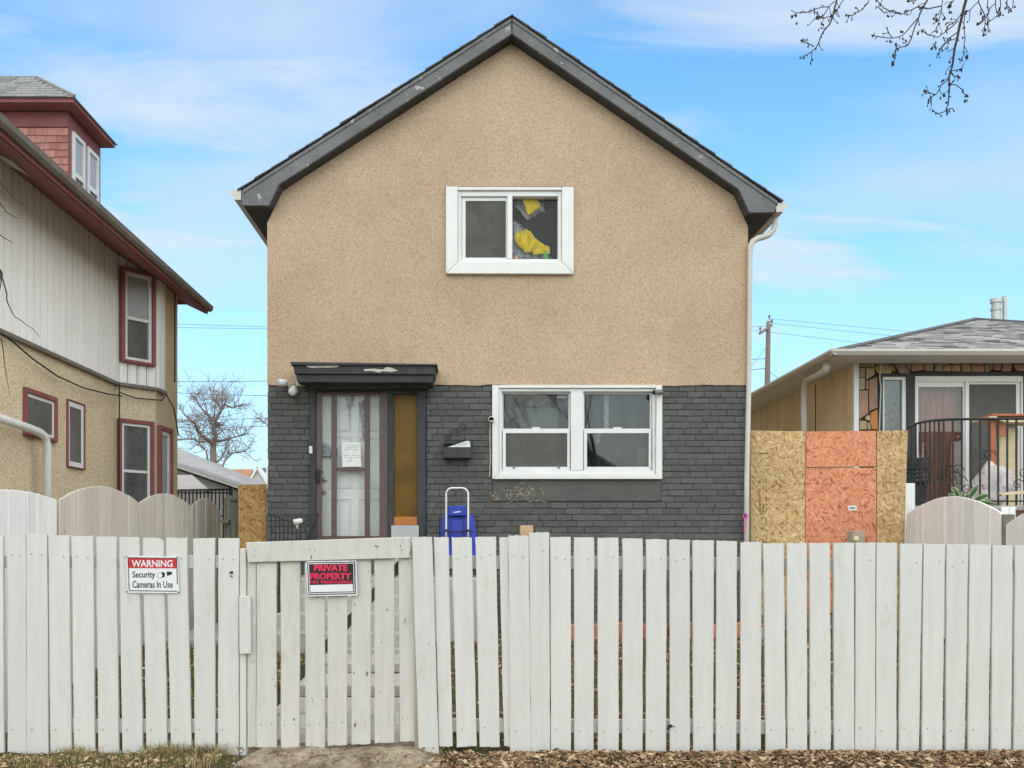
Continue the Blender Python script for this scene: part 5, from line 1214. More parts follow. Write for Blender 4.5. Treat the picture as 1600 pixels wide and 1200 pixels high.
    m = MB(); m.box(5.5, 12, y0, YW - .21, .2, zd); po = m.build('porch', 'porchwall', h, bevel=.01)
    m = MB(); m.box(5.45, 12, y0 - .05, YW - .211, zd + .001, zd + .06); m.build('porch_cap', 'concrete', po, bevel=.008)
    yn = y0 - .004
    text('9128', 'ink', po, 'house_number', X(1556, yn), X(1608, yn), Z(813, yn), Z(792, yn), yn, .03)
bungalow()
def bung_things():
    y = 11.46; zd = CH + .48
    t = thing('iron_railing', 'black wrought iron porch railing with a curved top rail on the bungalow', 'railing', (X(1500, y), y, zd))
    top = lambda px: 668 - 13 * (1 - math.exp(-(px - 1418) / 22.0)) - (px - 1418) * .004 if px < 1700 else 655
    m = MB(); m.tube([P(px, top(px), y) for px in range(1418, 1660, 8)], .018, 6); m.build('top_rail', 'black', t)
    m = MB(); m.tube([P(1430, 783, y), P(1660, 783, y)], .010, 6); m.build('bottom_rail', 'black', t)
    px = 1424.0; i = 0
    while px < 1650:
        m = MB(); m.tube([P(px, top(px), y), (X(px, y), y, zd + .005)], .0135 if px > 1465 else .0105, 5); m.build('baluster', 'black', t)
        px += 7.2 if px < 1468 else 14.2; i += 1
    m = MB()
    for k in range(34):
        px = 1422 + k * 6.8; a = P(px, top(px) - 1, y); m.tube([a + Vector((.016 * math.cos(j * .9), -.012, .014 * math.sin(j * .9) - .01)) for j in range(7)], .004, 4)
    stuff(m.build('scrollwork', 'black', t))
    m = MB()
    for cx, cy in ((1490, 745), (1480, 760), (1500, 752), (1545, 712), (1536, 712), (1478, 735), (1470, 748), (1486, 770), (1510, 766), (1600, 740), (1590, 758), (1495, 735)):
        c = P(cx, cy, y + .03); m.tube([c + Vector((.10 * math.exp(-j * .16) * math.cos(j * .7), 0, .10 * math.exp(-j * .16) * math.sin(j * .7))) for j in range(14)], .006, 4)
    m.build('scroll', 'black', t)
    # stacked crates at the railing end
    for k, (p0, p1) in enumerate(((715, 733), (736, 754))):
        y2 = 11.75
        c = thing('plastic_crate', ('upper' if k == 0 else 'lower') + ' black slatted plastic crate stacked behind the railing end', 'crate', (X(1437, y2), y2, Z(p1, y2)), 'black crates on the bungalow porch')
        for j in range(3):
            m = MB(); q = p0 + (p1 - p0) * j / 2.6; m.pbox(1420, 1456, q, q + 3.6, y2, y2 + .02); m.pbox(1420, 1456, q, q + 3.6, y2 + .3, y2 + .32, ref=y2); m.build('slat', 'blackplastic', c)
        m = MB()
        for px in (1420, 1430, 1440, 1452.5): m.pbox(px, px + 3.5, p0, p1, y2 + .0205, y2 + .035, ref=y2); m.pbox(px, px + 3.5, p0, p1, y2 + .285, y2 + .2995, ref=y2)
        m.box(X(1420, y2), X(1456, y2), y2 + .036, y2 + .284, Z(p1, y2), Z(p1, y2) + .015); m.build('frame', 'blackplastic', c)
    y2 = 11.75; m = MB(); m.box(X(1424, y2), X(1452, y2), y2 + .05, y2 + .27, zd + .01, Z(754.5, y2)); tag(m.build('storage_box', 'darktrim', bevel=.01), 'dark storage box under the two black crates', 'box')
    # bag
    bm = bmesh.new(); bmesh.ops.create_icosphere(bm, subdivisions=4, radius=1); y3 = 11.95; c = P(1548, 770, y3)
    for v in bm.verts:
        d = v.co.normalized(); k = 1 + .16 * noise.noise(d * 2.3 + Vector((4, 1, 7))) + .08 * noise.noise(d * 6) + .035 * noise.noise(d * 15)
        hz = 1.0 if d.z > 0 else .5
        v.co = Vector((c.x + d.x * .31 * k, y3 + d.y * .22 * k, zd + .19 + d.z * .42 * k * hz * (1.0 - .35 * abs(d.x)) + .08 * d.x))
    me = bpy.data.meshes.new('plastic_bag'); bm.to_mesh(me); bm.free(); me.materials.append(M['bag']); me.polygons.foreach_set('use_smooth', [True] * len(me.polygons))
    tag(link('plastic_bag', me), 'large pale crumpled plastic bag on the bungalow porch', 'bag')
    # table
    y4 = 12.2; t = thing('wooden_table', 'brown wooden stand with a broad cream edged top on the bungalow porch', 'table', (X(1580, y4), y4, zd))
    m = MB(); m.pprism([(1551, 646.5), (1640, 646.5), (1640, 650), (1551, 650)], y4, y4 + .5); m.build('table_top', 'brownpaint', t, bevel=.005)
    m = MB(); m.pprism([(1546, 650.2), (1556, 650.2), (1564, 654.5), (1640, 654.5), (1640, 659), (1572, 659.5), (1555, 654.5), (1546, 654)], y4 - .03, y4 + .4); m.build('top_edge', 'cream', t)
    for a, b in ((1551.5, 1559), (1620, 1628)):
        m = MB(); m.box(X(a, y4), X(b, y4), y4 + .05, y4 + .12, zd, Z(655, y4)); m.build('leg', 'brownpaint', t)
    m = MB(); m.pbox(1559.2, 1572, 663, 682, y4 + .06, y4 + .09); m.build('brace_panel', 'brownpaint', t)
    m = MB(); m.box(X(1572, y4), X(1606, y4), y4 + .2, y4 + .36, zd + .005, Z(665, y4)); tag(m.build('cardboard_box', 'cream', bevel=.01), 'cream carton under the brown wooden stand', 'box')
    # planter with plants in front of the porch
    y5 = 10.95; zp = CH + .26
    pl = thing('planter', 'weathered timber planter bed below the iron railing', 'planter', (X(1510, y5), y5, .3))
    m = MB(); m.box(5.44, 6.6, y5 - .15, y5 + .25, .25, zp); m.build('trough', 'greywood', pl, bevel=.01)
    h = thing('hosta_plant', 'green hosta with cream edged leaves above the scalloped panel', 'plant', (X(1505, y5), y5, zp))
    r = random.Random(12)
    spec = [(1498, 783, 1485, 756, .034), (1506, 783, 1528, 753, .036), (1494, 784, 1480, 768, .03), (1510, 785, 1545, 769, .034), (1506, 786, 1532, 776, .03), (1515, 787, 1550, 778, .03), (1500, 785, 1502, 764, .026), (1508, 785, 1556, 784, .03), (1490, 786, 1484, 776, .03), (1520, 786, 1540, 780, .03), (1500, 786, 1512, 768, .028)]
    for a, b, c_, d, w in spec:
        p0, p1 = P(a, b, y5), P(c_, d, y5 - r.uniform(-.05, .1)); dv = p1 - p0; side = Vector((dv.z, 0, -dv.x)).normalized(); m = MB(); n = 7; vs = []
        for i in range(n + 1):
            t = i / n; c = p0 + dv * t + Vector((0, -.05 * math.sin(t * 3), .02 * math.sin(t * 3.1))); ww = w * (math.sin(min(1, t * 1.0) ** 1.3 * 3.14) * .95 + .05) * (1 if t < 1 else 0)
            for q in (-1, -.8, 0, .8, 1): vs.append(tuple(c + side * ww * q + Vector((0, -.25 * ww * (1 - abs(q)), 0))))
        for i in range(n):
            for q in range(4): m.add([vs[i * 5 + q], vs[i * 5 + q + 1], vs[(i + 1) * 5 + q + 1], vs[(i + 1) * 5 + q]], [(0, 1, 2, 3)], 1 if q in (0, 3) else 0)
        m.build('leaf', ['hosta', 'hosta_w'], h).location.z = -.03
    m = MB(); c = P(1464, 785, y5)
    for i in range(420):
        a = r.uniform(-1.25, 1.25); L = r.uniform(.12, .28); b = Vector((c.x + r.uniform(-.12, .13), y5 + r.uniform(-.1, .1), zp)); d = Vector((math.sin(a) * .7, r.uniform(-.4, .4), math.cos(a))).normalized(); s = Vector((d.z, 0, -d.x)) * .005
        e = b + d * L; m.add([tuple(b - s), tuple(b + s), tuple(e)], [(0, 1, 2)])
    tag(m.build('shrub', 'shrub'), 'small feathery yellow green shrub beside the hosta', 'shrub')
    m = MB(); c = P(1585, 790, y5 + .0)
    for i in range(60):
        b = Vector((c.x + r.uniform(-.1, .1), y5 + r.uniform(-.08, .08), zp)); d = Vector((r.uniform(-.7, .7), r.uniform(-.4, .2), 1)).normalized(); e = b + d * r.uniform(.08, .24); m.tube([b, b.lerp(e, .5) + Vector((.01, 0, .01)), e], [.004, .003, .0015], 3, cap=False)
    tag(m.build('dead_stems', 'leaf2'), 'tangle of dead brown stems beside the bungalow house number', 'plant')
    y6 = 11.36; m = MB(); m.pprism([(1560, 770), (1600, 766.5), (1640, 766), (1640, 771), (1598, 771.5), (1566, 774)], y6 - .02, y6 + .05); tag(m.build('loose_board', 'cream'), 'loose pale board lying along the porch edge', 'board')
bung_things()
# tangle: cord down the front of the stone
m = MB(); yy = 13.33; m.tube([P(1378, 562, yy), P(1376, 575, yy), P(1374.5, 590, yy), P(1376.5, 605, yy), P(1375, 640, yy), P(1374, 670, yy), P(1374, 800, yy)], .009, 5); tag(m.build('white_cable', 'gutterw'), 'thin pale cable hanging down the stone veneer beside the narrow window', 'cable')

# ------------------------------------------------------------------ background
def gap_railing():
    y = 14.2
    t = thing('iron_railing', 'black iron stair railing seen through the left gap between the houses', 'railing', (X(320, y), y, .4))
    m = MB(); m.tube([P(276, 766, y), P(361, 764, y)], .014, 6); m.tube([P(276, 806, y), P(361, 806, y)], .012, 6); m.build('rail', 'black', t)
    for k in range(15):
        px = 278 + k * 5.9; m = MB(); m.tube([P(px, 765, y), (X(px, y), y, .35)], .011, 5)
        a = P(px, 772, y); m.tube([a + Vector((-.03, 0, .03)), a, a + Vector((.03, 0, .03))], .008, 4); m.build('baluster', 'black', t)
    m = MB(); m.box(X(358, y), X(363, y), y - .02, y + .03, .3, Z(762, y)); m.build('post', 'black', t)
gap_railing()
def shed():
    y = 17.5
    t = thing('shed', 'pale shed with a white sloping rake board behind the black stair railing', 'shed', (X(250, y), y, .3))
    w = lambda a, b: (X(a, y), Z(b, y))
    m = MB(); m.prism([w(120, 775), w(364, 775 - 10), w(364, 1000), w(120, 1000)], y + .1, y + 3); m.prism([w(364, 764), w(242, 722), w(120, 764)], y + .1, y + 3); m.build('wall', 'farwall', t)
    m = MB(); m.prism([w(236, 712), w(374, 760), w(374, 764), w(236, 717.5)], y - .05, y - .02); m.prism([w(236, 712), w(98, 760), w(98, 764), w(236, 717.5)], y - .05, y - .02); m.build('rake_board', 'vinyl', t)
    m = MB(); m.prism([w(236, 711), w(375, 759.5), w(375, 762), w(236, 714)], y - .019, y + 3.2); m.prism([w(236, 711), w(97, 759.5), w(97, 762), w(236, 714)], y - .019, y + 3.2); m.build('roof', 'farroof', t)
    m = MB(); y2 = 15.6; a, b, c, d = P(255, 742, y2 + 1.4), P(300, 742, y2 + 1.4), P(328, 766, y2), P(255, 766, y2)
    m.add([tuple(a), tuple(b), tuple(c), tuple(d)] + [tuple(q - Vector((0, 0, .05))) for q in (a, b, c, d)], [(3, 2, 1, 0), (4, 5, 6, 7), (0, 1, 5, 4), (1, 2, 6, 5), (2, 3, 7, 6), (3, 0, 4, 7)]); m.build('lean_to_roof', 'farwall', t)
    m = MB()
    for px in (262, 325): m.box(X(px, y2) - .04, X(px, y2) + .04, y2, y2 + .08, .2, Z(767, y2)); 
    m.build('lean_to_post', 'farwall', t)
shed()
def garage():
    y = 25.0
    t = thing('garage', 'grey hip roofed garage behind the shed', 'garage', (X(250, y), y, .3))
    ye = y; e1 = P(394, 757, ye); hw = 7.0; dep = 6.0; x1 = e1.x; x0 = x1 - hw; ze = e1.z
    rz = Z(700, y + 3)
    m = MB(); m.box(x0 + .4, x1 - .4, ye + .4, ye + dep - .4, .2, ze - .02); m.build('wall', 'farwall', t)
    m = MB(); m.add([(x0, ye, ze), (x1, ye, ze), (x1, ye + dep, ze), (x0, ye + dep, ze), (x0 + 3, ye + 3, rz), (x1 - 3, ye + 3, rz)], [(0, 1, 5, 4), (1, 2, 5), (2, 3, 4, 5), (3, 0, 4), (3, 2, 1, 0)]); m.build('roof', 'farroof', t)
    m = MB(); m.box(x0 + .01, x1 - .01, ye + .01, ye + dep - .01, ze - .15, ze - .005); m.build('fascia', 'gutter_br', t)
garage()
def far_house():
    y = 70
    t = thing('house', 'distant white house with an orange brown roof beyond the garage', 'house', (X(392, y), y, .3))
    w = lambda a, b: (X(a, y), Z(b, y))
    m = MB(); m.prism([w(388, 800), w(388, 752), w(402, 731), w(420, 760), w(420, 800)], y, y + 6); m.build('wall', 'farwall', t)
    m = MB(); m.prism([w(387, 754), w(402.5, 729), w(404, 731), w(389, 757)], y - .2, y + 6); m.prism([w(402.5, 729), w(424, 762), w(422, 764), w(402, 732)], y - .2, y + 6); m.build('roof', 'vinyl', t)
    m = MB(); a, b, c, d = P(362, 733, y + 3), P(396, 733, y + 3), P(388, 752, y - .2), P(362, 752, y - .2); m.add([tuple(a), tuple(b), tuple(c), tuple(d)] + [tuple(q - Vector((0, 0, .2))) for q in (a, b, c, d)], [(3, 2, 1, 0), (4, 5, 6, 7), (0, 1, 5, 4), (1, 2, 6, 5), (2, 3, 7, 6), (3, 0, 4, 7)]); m.build('roof_wing', 'rooforange', t)
    m = MB(); m.box(X(355, y), X(388, y), y + .2, y + 5.8, .2, Z(753, y)); m.build('wing_wall', 'farwall', t)
    m = MB(); m.box(X(401, y), X(407, y), y + 1.5, y + 2, Z(740, y), Z(728, y)); m.build('chimney', 'gutter_br', t)
far_house()

def tree_mesh(m, base, height, rad, rg, levels=5, spread=.6, lean=(0, 0), n0=6, tw=.012, kids=(3, 3), trunk_frac=.3, first_dirs=None):
    """recursive bare tree added to m; returns twig ends"""
    ends = []
    def grow(p, d, L, r, lv):
        k = 4 if lv > 1 else 3; pts = [p]; rs = [r]; q = Vector(p); dd = Vector(d)
        r1 = max(tw, r * (.62 if lv > 0 else .4))
        for i in range(k):
            dd = (dd + Vector((rg.gauss(0, .13), rg.gauss(0, .13), rg.gauss(.03, .1)))).normalized()
            q = q + dd * (L / k); pts.append(q.copy()); rs.append(r + (r1 - r) * (i + 1) / k)
        m.tube(pts, rs, n0 if lv >= levels - 1 else (5 if lv > 2 else (4 if lv > 1 else 3)), cap=False)
        if lv == 0: ends.append(q); return
        nk = rg.randint(*kids) + (1 if lv < 3 else 0)
        for i in range(nk):
            t = 1.0 if i == 0 else rg.uniform(.35, 1.0); a = min(k, max(1, round(t * k))); b = pts[a]
            ax = dd.orthogonal().normalized(); ax.rotate(Matrix.Rotation(rg.uniform(0, 6.283), 3, dd))
            an = rg.uniform(.35, 1.0) * spread * (0.6 if i == 0 else 1.25)
            nd = (dd * math.cos(an) + ax * math.sin(an)); nd.z += .12; nd.normalize()
            grow(b, nd, L * rg.uniform(.62, .88), max(tw, rs[a] * rg.uniform(.5, .75)), lv - 1)
    grow(Vector(base), Vector((lean[0], lean[1], 1)).normalized(), height * trunk_frac, rad, levels)
    return ends
def far_tree():
    y = 42.0; rg = random.Random(31)
    t = thing('bare_tree', 'bare deciduous tree with a nest behind the garage roof', 'tree', (X(333, y), y, .3))
    top = lambda px, py, dy=0: P(px, py, y + dy)
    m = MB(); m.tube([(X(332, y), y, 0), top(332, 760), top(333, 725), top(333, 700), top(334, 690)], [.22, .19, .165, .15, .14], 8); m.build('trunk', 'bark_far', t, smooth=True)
    limbs = [[(334, 696), (326, 688), (316, 682), (308, 672), (305, 662), (296, 655), (286, 646)], [(334, 692), (338, 682), (334, 668), (334, 660), (326, 648), (316, 640), (308, 628), (302, 618)], [(334, 662), (340, 652), (346, 641), (352, 632), (362, 637), (376, 633)], [(334, 655), (336, 643), (336, 632)], [(338, 690), (350, 688), (362, 684), (374, 681), (388, 676)], [(324, 690), (310, 690), (300, 685), (284, 686)], [(345, 640), (340, 630), (332, 622), (328, 612)], [(345, 641), (348, 626), (347, 612)], [(338, 722), (346, 716), (352, 704), (354, 690)], [(348, 728), (352, 720), (362, 708), (376, 706), (392, 699)], [(325, 718), (322, 704), (314, 696), (306, 694)]]
    m = MB()
    for k, l in enumerate(limbs):
        dy = rg.uniform(-.5, .5); pts = [top(a + rg.uniform(-.5, .5), b + rg.uniform(-.5, .5), dy * i) for i, (a, b) in enumerate(l)]; n = len(pts); r0 = (.10, .115, .075, .05, .06, .055, .05, .045, .05, .055, .05)[k]
        m.tube(pts, [r0 + (.022 - r0) * i / (n - 1) for i in range(n)], 6, cap=False)
        for i in range(1, n):
            for q in range(6 if i > 1 else 3):
                d = (pts[i] - pts[i - 1]).normalized(); ax = Vector((rg.gauss(0, 1), rg.gauss(0, .8), rg.gauss(.25, .8))).normalized(); d2 = (d * .7 + ax).normalized()
                b = pts[i - 1].lerp(pts[i], rg.random())
                def tw(b, d, L, r, lv):
                    pp = [b]; c = b.copy(); dd = d.copy()
                    for _ in range(3): dd = (dd + Vector((rg.gauss(0, .22), rg.gauss(0, .22), rg.gauss(.04, .2)))).normalized(); c = c + dd * L / 3; pp.append(c.copy())
                    m.tube(pp, [r, r * .85, r * .7, r * .5], 3, cap=False)
                    if lv > 0:
                        for _ in range(3):
                            a2 = Vector((rg.gauss(0, 1), rg.gauss(0, 1), rg.gauss(.2, 1))).normalized(); tw(pp[rg.randint(1, 3)], (dd * .8 + a2 * .8).normalized(), L * .62, r * .62, lv - 1)
                tw(b, d2, rg.uniform(.45, 1.0), .017, 2)
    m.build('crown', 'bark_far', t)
    m = MB(); c = top(337, 664)
    for i in range(90):
        a = Vector((rg.gauss(0, .16), rg.gauss(0, .15), rg.gauss(0, .12))); b = a + Vector((rg.gauss(0, .16), rg.gauss(0, .15), rg.gauss(0, .07))); m.tube([c + a, c + b], .018, 3, cap=False)
    m.blob(tuple(c), .2, .2, .13, jit=.15); tag(m.build('bird_nest', 'bark_far'), 'dark twiggy bird nest in the bare tree', 'nest')
    y2 = 48.0
    t = thing('bare_tree', 'bare tree partly hidden behind the left edge of the tan house', 'tree', (X(436, y2), y2, .3))
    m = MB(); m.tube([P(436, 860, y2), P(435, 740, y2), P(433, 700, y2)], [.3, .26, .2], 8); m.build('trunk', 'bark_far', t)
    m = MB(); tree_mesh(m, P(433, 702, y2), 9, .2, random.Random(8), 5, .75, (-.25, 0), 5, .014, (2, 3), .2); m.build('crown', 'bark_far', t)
far_tree()
def pole():
    y = 36.0
    t = thing('utility_pole', 'wooden utility pole with a crossarm above the bungalow eave', 'pole', (X(1200, y), y, .3))
    m = MB(); m.tube([(X(1199, y), y, 0), P(1199, 600, y), P(1200.5, 515, y), P(1201, 502, y)], [.15, .11, .085, .08], 10); m.build('post', 'polewood', t, smooth=True)
    m = MB(); a, b = P(1187, 521, y - .5), P(1206, 508, y + .3); m.tube([a, b], .055, 4); m.build('crossarm', 'polewood', t)
    for px, py, dy in ((1188, 519, -.5), (1199, 511.5, .0), (1206, 507, .3), (1202, 500, 0)):
        m = MB(); c = P(px, py, y + dy); m.tube([c, c + Vector((0, 0, .1)), c + Vector((0, 0, .11)), c + Vector((0, 0, .2))], [.02, .02, .055, .04], 8); m.build('insulator', 'gutter_br', t)
    g = 'power lines behind the houses'; lab = 'thin dark power line strung across the sky behind the houses'
    def wire(pts, r, lab):
        m = MB(); P0, P1 = pts[0], pts[-1]; sag = pts[1]; q = []
        for i in range(25):
            u = i / 24; v = P0.lerp(P1, u); v.z -= sag * 4 * u * (1 - u); q.append(v)
        m.tube(q, r, 4); tag(m.build('power_line', 'ink_f'), lab, 'wire', g)
    for (a, b, sag) in (((-150, 486), (1188, 517), .3), ((-150, 500), (1199, 510), .25), ((-150, 588), (1199, 560), .5), ((-150, 577), (1199, 575), 1.1), ((-150, 666), (1198, 640), .3), ((-150, 676), (1198, 650), -.3)):
        wire((P(*a, y), sag, P(*b, y)), .008 if b[1] < 530 else .012, ('one of the upper thin power lines crossing the gap above the left eave' if b[1] < 530 else 'one of the power lines crossing just above the bare tree crown' if b[1] < 600 else 'one of the low power lines crossing in front of the nest tree'))
    for (a, b) in (((1206, 505), (2200, 610)), ((1202, 498), (2200, 590)), ((1188, 517), (2200, 640))): wire((P(*a, y), .0, P(*b, y + 6)), .007, 'one of the thin power lines from the pole top to behind the bungalow roof')
    wire((P(1199, 540, y), .2, P(1100, 640, 30)), .014, 'service wire slanting down from the pole behind the downspout'); wire((P(1201, 580, y), .1, P(1300, 640, 40)), .012, 'service wire slanting from the pole to behind the bungalow eave')
pole()
# ------------------------------------------------------------------ overhanging street tree
def near_branches():
    rg = random.Random(77); base = Vector((6.4, 6.2, 0))
    t = thing('street_tree', 'bare budding tree limb hanging into the sky above the bungalow', 'tree', base)
    m = MB(); tk = [base, base + Vector((-.05, .05, 1.5)), base + Vector((-.1, .1, 3.2)), base + Vector((-.3, .2, 5.0)), base + Vector((-.9, .5, 6.6))]
    m.tube(tk, [.26, .21, .18, .14, .10], 10); m.build('trunk', 'bark', t, smooth=True)
    m = MB(); sd = MB()
    Y = 7.0
    def z(p, y): return P(1200 + p[0] / 4, p[1] / 4, y)
    # limb arching over, above the frame
    limb = [tk[-1], P(1850, -330, 6.9), P(1680, -220, 7.0), P(1600, -150, 7.0), P(1520, -90, 7.0)]; m.tube(limb, [.09, .07, .05, .036, .022], 7)
    limb2 = [P(1600, -150, 7.0), P(1460, -130, 7.1), P(1360, -70, 7.1), P(1300, -45, 7.1)]; m.tube(limb2, [.03, .024, .018, .012], 6)
    B = [ # (points in zoom px, r0 px, r1 px)
        ([(1300, -300), (1255, -60), (1220, 50), (1195, 180), (1170, 300), (1150, 400), (1132, 480), (1130, 560), (1122, 650), (1112, 690)], 17, 5),
        ([(1240, 0), (1205, 90), (1160, 140), (1120, 165)], 6, 3), ([(1190, 200), (1130, 240), (1080, 290), (1068, 340)], 6, 3), ([(1185, 130), (1120, 190), (1060, 235), (1000, 215), (965, 192)], 6, 3), ([(1175, 240), (1135, 250), (1085, 300)], 4, 2.5),
        ([(1225, 60), (1228, 150), (1232, 240), (1222, 330), (1205, 378)], 5, 3), ([(1128, 492), (1085, 530), (1050, 585), (1020, 610), (1000, 632)], 6, 3), ([(1045, 588), (1010, 580), (982, 565)], 4, 2.5), ([(1135, 528), (1180, 530), (1215, 560), (1238, 600)], 5, 3), ([(1112, 690), (1060, 710), (1028, 690)], 4, 2.5), ([(1112, 690), (1145, 680), (1158, 682)], 4, 2), ([(1140, 440), (1180, 440), (1205, 432)], 3, 2), ([(1140, 460), (1170, 475), (1195, 490)], 3, 2),
        ([(1040, -260), (1000, -20), (970, 50), (935, 120), (905, 200), (880, 280), (860, 285), (800, 305)], 10, 3.5), ([(935, 115), (880, 175), (845, 215), (790, 238), (720, 230), (652, 222)], 6, 3), ([(800, 305), (795, 345), (782, 395)], 3, 2), ([(775, 238), (752, 205), (742, 170)], 3, 2),
        ([(1090, 35), (1000, 55), (930, 45), (880, 65), (830, 90), (770, 75), (720, 45), (680, 10), (660, -60)], 6, 3.5), ([(830, 85), (780, 65), (730, 80), (690, 45)], 4, 2), ([(960, -60), (920, 5), (880, 10)], 3, 2),
        ([(470, -220), (425, 10), (405, 110), (380, 160), (345, 200), (315, 270), (275, 325), (215, 355)], 10, 4), ([(470, -5), (430, 60), (395, 105)], 5, 3), ([(415, 10), (380, 40), (320, 50), (240, 75), (180, 85), (150, 100)], 5, 3), ([(380, 40), (345, 100), (305, 105)], 3, 2), ([(400, 95), (355, 115), (320, 110)], 3, 2), ([(290, 290), (250, 270), (215, 262)], 3, 2),
        ([(645, -60), (630, 20), (590, 60), (530, 95), (488, 92)], 5, 3), ([(570, 75), (550, 45)], 3, 2),
        ([(1315, -150), (1318, 20), (1345, 80), (1360, 110), (1355, 170), (1345, 215)], 6, 3), ([(1360, 110), (1335, 140), (1308, 150)], 3, 2), ([(1318, 10), (1280, 45), (1240, 75)], 5, 3), ([(1430, -80), (1425, 40), (1435, 95), (1378, 138)], 4, 2.5), ([(1420, 20), (1380, 60), (1365, 110)], 3, 2), ([(1455, -60), (1455, 40), (1450, 90)], 3.5, 2), ([(1372, -60), (1375, 20), (1370, 40)], 3, 2), ([(1500, -60), (1495, 10), (1490, 45)], 3, 2), ([(1530, -60), (1530, 45)], 3, 2), ([(1090, -60), (1085, 80), (1062, 150), (1045, 195)], 4, 2.5), ([(1160, -60), (1160, 10), (1130, 30)], 3, 2), ([(1085, 50), (1060, 90), (1048, 110)], 3, 2)]
    tips = []
    for k, (pts, r0, r1) in enumerate(B):
        y = Y + (k % 5) * .06 + rg.uniform(-.05, .05); n = len(pts); q = []
        for i in range(n - 1):
            a, b = Vector(pts[i]), Vector(pts[i + 1])
            for s in range(2): c = a.lerp(b, s / 2); q.append(z((c.x + rg.uniform(-4, 4), c.y + rg.uniform(-4, 4)), y + rg.uniform(-.01, .01)))
        q.append(z(pts[-1], y)); N = len(q); f = Y / F / 4 / 2
        m.tube(q, [max(.0036, (r0 + (r1 - r0) * i / (N - 1)) * f * 1.3) for i in range(N)], 5)
        tips.append((q[-1], 1.0)); 
        for i in range(N // 2, N):
            if rg.random() < .55: tips.append((q[i], .5))
        for i in range(2, N):
            if rg.random() < .42:
                d = (q[i] - q[i - 1]).normalized(); sgn = rg.choice((-1, 1)); d2 = (d * .75 + Vector((-d.z, rg.uniform(-.3, .3), d.x)) * sgn * .8).normalized(); Ls = rg.uniform(.025, .075)
                e1 = q[i] + d2 * Ls * .5 + Vector((0, 0, rg.uniform(-.006, .004))); e2 = q[i] + d2 * Ls + Vector((0, 0, rg.uniform(-.02, .006))); m.tube([q[i], e1, e2], [.0032, .0028, .0022], 4); tips.append((e2, 1.0 if rg.random() < .4 else .5))
    tips += [(z(p, Y), 1.2) for p in ((165, 95), (180, 140), (285, 60), (225, 345), (250, 290), (430, 65), (745, 95), (735, 265), (770, 265), (855, 250), (893, 230), (790, 330), (785, 385), (1030, 290), (1040, 270), (1055, 355), (1025, 400), (1345, 210), (1355, 185), (1010, 610), (1080, 605), (1225, 600), (1240, 620), (1075, 715), (1120, 705), (1185, 480), (1135, 245), (945, 45), (1450, 60), (1150, 515), (1125, 640), (850, 195))]
    for p, w in tips:
        for i in range(rg.randint(1, 3) if w > .9 else 1):
            c = p + Vector((rg.gauss(0, .008), rg.gauss(0, .008), rg.gauss(-.004, .009))); s = rg.uniform(.0042, .0072) * (1.1 if w > .9 else .85)
            m.tube([p, c], .0022, 3, cap=False); sd.blob(tuple(c), s * rg.uniform(.7, 1.2), s, s * rg.uniform(1, 2.1), seg=6, ring=4, jit=.3)
    m.build('branch', 'twig', t); stuff(sd.build('bud', 'seed', t))
near_branches()
def left_twigs():
    rg = random.Random(5); y = 7.0; base = Vector((X(-260, y), y, 0))
    t = thing('sapling', 'thin bare twigs of a sapling in front of the white siding', 'tree', base)
    m = MB(); m.tube([base, P(-250, 700, y), P(-190, 420, y), P(-120, 220, y)], [.05, .04, .03, .02], 7); m.build('trunk', 'bark', t)
    m = MB()
    for pts in ([(-190, 420), (-60, 290), (0, 282), (12, 300), (24, 312), (38, 320)], [(-190, 420), (-40, 300), (0, 318), (8, 330), (30, 342)], [(-200, 480), (-50, 420), (0, 420), (4, 432), (10, 460), (14, 480), (22, 494), (50, 512), (62, 526)], [(-120, 220), (-30, 330), (0, 368), (20, 380)], [(-190, 430), (-30, 520), (2, 530), (8, 570), (16, 620)], [(0, 420), (3, 440), (-6, 470)]):
        q = []
        for i in range(len(pts) - 1):
            a, b = Vector(pts[i]), Vector(pts[i + 1])
            for s in range(3): c = a.lerp(b, s / 3); q.append(P(c.x + rg.uniform(-1.2, 1.2), c.y + rg.uniform(-1.2, 1.2), y + rg.uniform(-.01, .01)))
        q.append(P(*pts[-1], y)); N = len(q); m.tube(q, [.009 + (.0016 - .009) * i / (N - 1) for i in range(N)], 4)
    m.build('branch', 'twig', t)
left_twigs()

# ------------------------------------------------------------------ ground cover
def path():
    m = MB(); p = m.box(X(560, 7) - .55, X(560, 7) + .55, 8.9, 9.0, .2, .205)
    pa = struct(MB().box(-1.62, -.38, 6.1, 9.02, -.2, .0).build('path', 'concrete'))
    y = 6.15; i = 0
    while y < 9.0:
        z = .34 * sstep(6.0, 9.6, y + .4) + .03; m = MB(); m.box(-1.55 + rnd.uniform(-.02, .02), -.45 + rnd.uniform(-.02, .02), y, y + .69, z - .12, z); m.build('slab', 'concrete', pa, bevel=.012); y += .71; i += 1
    # worn concrete apron below the gate
    b = MB(); n = 60; k = 22; vs = []
    for j in range(k):
        for i in range(n):
            x = X(386, 6) + (X(690, 6) - X(386, 6)) * i / (n - 1); yy = 5.55 + .62 * j / (k - 1)
            vs.append((x, yy, gz(x, yy) + .012 + .05 * sstep(5.6, 5.95, yy) * sstep(0, 7, i) * sstep(n - 1, n - 9, i) + .02 * noise.noise(Vector((x * 5, yy * 5, 2))) + .01 * noise.noise(Vector((x * 17, yy * 17, 2)))))
    b.add(vs, [(j * n + i, j * n + i + 1, (j + 1) * n + i + 1, (j + 1) * n + i) for j in range(k - 1) for i in range(n - 1)])
    struct(b.build('gate_apron', 'apron', smooth=True))
